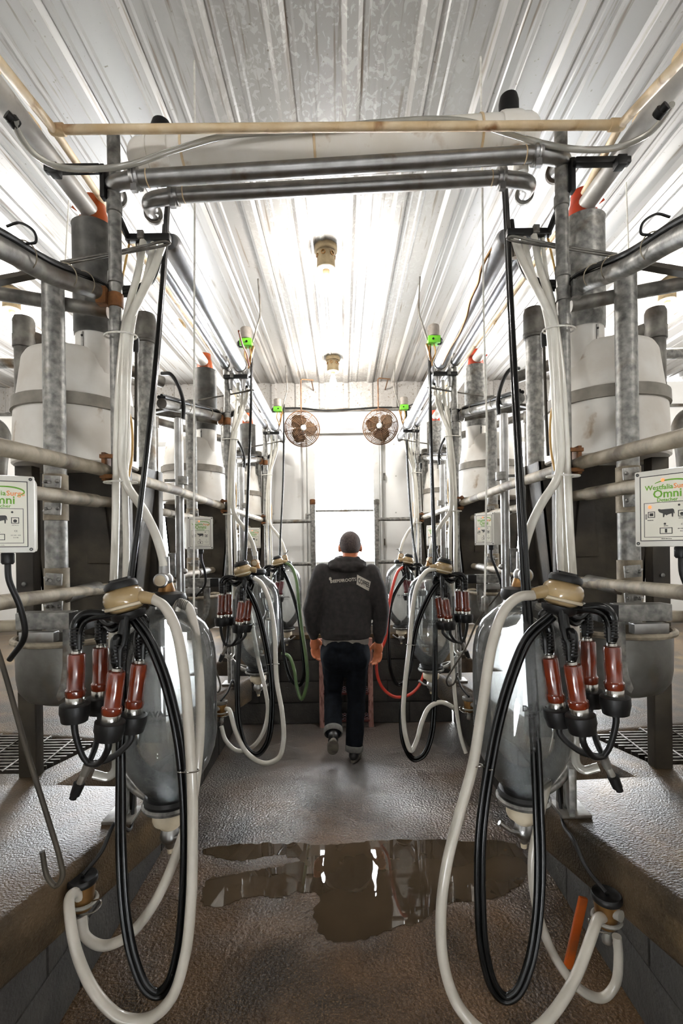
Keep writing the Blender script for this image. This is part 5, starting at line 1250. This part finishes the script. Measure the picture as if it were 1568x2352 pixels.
# hooded sweatshirt
def hoodie():
    g = G()
    secs = [(1300, 799, .150, .080), (1320, 797, .198, .112), (1350, 796, .205, .132), (1390, 795, .202, .136), (1430, 793, .198, .136), (1455, 793, .196, .132), (1466, 793, .186, .124)]
    for i in range(len(secs) - 1):
        a, b = secs[i], secs[i + 1]
        n = 26; vs = []
        for (py, px, rx, ry) in (a, b):
            c = PP(px, py, .01)
            for j in range(n):
                t = 2 * pi * j / n; cs, sn = cos(t), sin(t)
                vs.append(c + Vector((rx * (abs(cs) ** .8) * (1 if cs > 0 else -1), ry * (abs(sn) ** .9) * (1 if sn > 0 else -1), 0)))
        g._add(vs, [tuple(range(n - 1, -1, -1)), tuple(range(n, 2 * n))] + [(j, (j + 1) % n, n + (j + 1) % n, n + j) for j in range(n)])
    for Sx, E, Wr in ((RS, RE, RW), (LS, LE, LW)):
        m = (Sx + E) / 2 + Vector((.006 if E.x > 0.05 else -.006, -.01, 0))
        cap(g, Sx + Vector((0, .01, -.005)), m, .078, .074); cap(g, m, E, .074, .066); lo = E.lerp(Wr, .72)
        cap(g, E, lo, .066, .056); cap(g, lo, E.lerp(Wr, .86), .058, .046); cap(g, E.lerp(Wr, .86), E.lerp(Wr, .98), .043, .041)
        for q in range(3):
            c0 = E.lerp(Wr, .25 + .22 * q); g.torus(c0, .056 - .004 * q, .010, (Wr - E) + Vector((.1 * (q - 1), 0, .05)), 16, 8)
        c0 = Sx.lerp(E, .75); g.torus(c0, .064, .010, (E - Sx) + Vector((.05, .05, 0)), 16, 8)
    # slack folds above the hem
    for q, (py, rx) in enumerate(((1452, .190), (1436, .192))):
        c = PP(793, py, .01); vs = []
        pts = [c + Vector((rx * cos(a), .127 * sin(a), .006 * sin(3 * a + q))) for a in [2 * pi * i / 30 for i in range(31)]]
        g.tube(pts, .013, 8)
    vs, fs = remesh(g.v, g.f, .009, 7)
    out = []
    for v in vs:
        f = noise.noise((v.x * 9, v.y * 9, v.z * 5 + 4)) * .006 + noise.noise((v.x * 22 + v.z * 8, v.y * 14, v.z * 12)) * .0035
        c = Vector((PP(796, 1400).x, D, v.z)); d = (v - c); d.z = 0
        out.append(v + d.normalized() * f)
    gg = G(); gg._add(out, fs); return gg
hd_g = hoodie()
hd = part('hoodie', hd_g, M['hood'], per, angle=80)
# the hood lying on the shoulders
g = G()
hc = PP(796, 1296, -.0)
for (dx, dy, dz, rx, ry, rz) in ((0, -.075, -.012, .140, .055, .042), (-.075, -.03, .006, .072, .065, .040), (.080, -.03, .004, .072, .065, .040), (0, -.045, .026, .105, .05, .036), (.01, -.085, -.036, .09, .045, .03), (0, .03, .02, .11, .06, .03)):
    g.ell(hc + Vector((dx, dy, dz)), (rx, ry, rz), 20, 12)
g.torus(hc + Vector((.006, .0, .040)), .082, .022, (0, -.1, 1), 28, 10)
v2, f2 = remesh(g.v, g.f, .007, 5)
v2 = [v + Vector((0, -.003, 0)) * noise.noise((v.x * 26, v.z * 40, 1)) * 2 for v in v2]
gh = G(); gh._add(v2, f2); part('hood', gh, M['hood'], hd, 'slightly bluish folded hood', angle=80) if False else part('hood', gh, M['hood'], hd, angle=80)
# shirt tail under the hem
g = G(); n = 30
rows = [(1456, .180, .120), (1468, .182, .122), (1477, .181, .121), (1483, .172, .114)]
vs = []
for (py, rx, ry) in rows:
    c = PP(793, py, .01)
    for j in range(n):
        a = 2 * pi * j / n; vs.append(c + Vector((rx * cos(a) * (1 + .015 * sin(7 * a)), ry * sin(a) * (1 + .02 * sin(9 * a)), -.010 * (sin(a) < 0) * abs(sin(a)) - .006 * sin(2 * a))))
fs = []
for i in range(len(rows) - 1):
    for j in range(n): fs.append((i * n + j, i * n + (j + 1) % n, (i + 1) * n + (j + 1) % n, (i + 1) * n + j))
g._add(vs, fs); part('shirt_tail', g, M['tee'], per, angle=80)
# jeans
g = G()
g.ell(pel + Vector((0, .0, -.01)), (.172, .125, .11), 22, 14); g.ell(RH + Vector((.012, -.012, -.05)), (.098, .105, .13), 18, 12); g.ell(LH + Vector((-.012, -.012, -.05)), (.098, .105, .13), 18, 12); g.ell(pel + Vector((0, -.055, -.08)), (.11, .06, .12), 18, 12)
for Hp, K, A, rt in ((RH, RK, RA, 0), (LH, LK, LA, 1)):
    H2 = Hp + Vector((.010 if not rt else -.012, 0, -.02))
    cap(g, H2, Hp.lerp(K, .5), .101, .086); cap(g, Hp.lerp(K, .5), K, .086, .071); cap(g, K, K.lerp(A, .45), .072, .072); cap(g, K.lerp(A, .45), K.lerp(A, .93), .072, .066)
    for q in range(2):
        g.torus(K.lerp(A, .08 + .16 * q) , .062, .011, (A - K) + Vector((.08, .03, 0)), 16, 8)
v2, f2 = remesh(g.v, g.f, .009, 5)
v2 = [v + Vector((noise.noise((v.x * 18, v.y * 18, v.z * 12)), noise.noise((v.x * 18 + 9, v.y * 18, v.z * 12)), 0)) * .006 for v in v2]
gj = G(); gj._add(v2, f2); part('jeans', gj, M['jean'], per, angle=80)
for K, A in ((RK, RA), (LK, LA)):
    d = (A - K).normalized(); c = K.lerp(A, .90)
    part('turned_up_cuff', G().lathe(c, [(.064, 0), (.070, .003), (.071, .022), (.069, .045), (.063, .048), (.060, .02)], 26, d, cap=False), M['jeanc'], per, angle=80)
# shoes
def shoe(A, fwd, up, nm):
    fwd, up = fwd.normalized(), up.normalized(); sdv = fwd.cross(up).normalized(); up = sdv.cross(fwd).normalized()
    R = Matrix((sdv, fwd, up)).transposed()
    g = G()
    for (y, z, rx, ry, rz) in ((-.035, .040, .038, .045, .040), (.03, .038, .039, .06, .040), (.09, .026, .045, .065, .030), (.145, .022, .042, .055, .024), (-.01, .075, .040, .048, .040)):
        g.ell(A + R @ Vector((0, y, z - .085)), (rx, ry, rz), 18, 12, R)
    v, f = remesh(g.v, g.f, .006, 4); gg = G(); gg._add(v, f)
    sh = part('shoe', gg, M['shoe'], per, angle=80)
    pl = []
    for i in range(28):
        a = 2 * pi * i / 28; y = .060 + .138 * sin(a); w_ = .042 * cos(a) * (1 + .14 * sin(a)) ; pl.append(A + R @ Vector((w_, y, -.085 - .004)))
    part('sole', G().extr([q for q in pl], up * .020), M['sole'], sh, bevel=.003)
shoe(Vector((RA.x + .002, RA.y, .095)), Vector((.18, 1, 0)), Vector((0, 0, 1)), 'r')
shoe(LA + Vector((0, .0, .0)), Vector((-.05, .72, -.70)), Vector((0, .70, .72)), 'l')
# print across the back, laid on the cloth
bv = BVHTree.FromPolygons([tuple(v) for v in hd_g.v], hd_g.f)
def lay(vs, fs, mat_, nm, off=.0035, dz=0):
    out = []
    for v in vs:
        hit = bv.ray_cast(Vector((v.x, D - 1.2, v.z)), Vector((0, 1, 0)))
        y = hit[0].y if hit[0] else D - .12
        out.append(Vector((v.x, y - off - v.y, v.z)))
    g = G(); g._add(out, fs); return part(nm, g, mat_, hd, angle=80)
def back_text(body, size, px, py, rot, m, off, bold=.0006):
    vs, fs = text_mesh(body, size, 'CENTER', bold, 0, .0004); o = PP(px, py); R = Matrix.Rotation(rot, 3, 'Y')
    q = [o + R @ Vector((v.x * .92, 0, v.y)) for v in vs]; q = [Vector((a.x, b.z + .0004, a.z)) for a, b in zip(q, vs)]
    lay(q, fs, m, 'lettering', off)
def sub_quad(a, b, c, d, nu, nv):
    vs, fs = [], []
    for i in range(nu + 1):
        for j in range(nv + 1):
            u, v = i / nu, j / nv; q = (a * (1 - u) + b * u) * (1 - v) + (d * (1 - u) + c * u) * v; vs.append(Vector((q.x, 0, q.z)))
    for i in range(nu):
        for j in range(nv): fs.append((i * (nv + 1) + j, (i + 1) * (nv + 1) + j, (i + 1) * (nv + 1) + j + 1, i * (nv + 1) + j + 1))
    return vs, fs
back_text('DEEPER', .031, 773, 1332.5, radians(-5), M['print_'], .004)
back_text('ROOTS', .034, 801.5, 1330, radians(-5), M['print_'], .004)
vs, fs = sub_quad(PP(819, 1318), PP(850, 1334.5), PP(845, 1355), PP(817.5, 1339.5), 14, 10); lay(vs, fs, M['print_'], 'patch', .004)
# COFFEE, sheared along the patch
vt, ft = text_mesh('COFFEE', .050, 'CENTER', .0008, 0, .0004); o = PP(833.5, 1337)
mx = max(abs(v.x) for v in vt); ux = (PP(846.5, 1343) - PP(820.5, 1330.5)) / (2 * mx); uz = Vector((.06, 0, 1))
q = []
for v in vt:
    w_ = o + ux * v.x + uz * v.y * 1.05; q.append(Vector((w_.x, v.z + .0004, w_.z)))
lay(q, ft, M['hood'], 'lettering', .0062)
# round seed badge at the head of the lettering
o = PP(759, 1327.5); vs = [Vector((o.x, 0, o.z))] ; n = 24
for i in range(n):
    a = 2 * pi * i / n; vs.append(Vector((o.x + .010 * cos(a), 0, o.z + .013 * sin(a))))
fs = [(0, 1 + i, 1 + (i + 1) % n) for i in range(n)]
o2 = PP(761, 1333.5); m_ = len(vs); vs += [Vector((o2.x - .007, 0, o2.z + .010)), Vector((o2.x + .004, 0, o2.z + .010)), Vector((o2.x + .002, 0, o2.z - .010)), Vector((o2.x - .003, 0, o2.z - .013))]; fs += [(m_, m_ + 1, m_ + 2, m_ + 3)]
lay(vs, fs, M['print_'], 'badge', .0042)

# objects created before linking order is final: drop construction properties
for o in bpy.data.objects:
    if 'org' in o: del o['org']
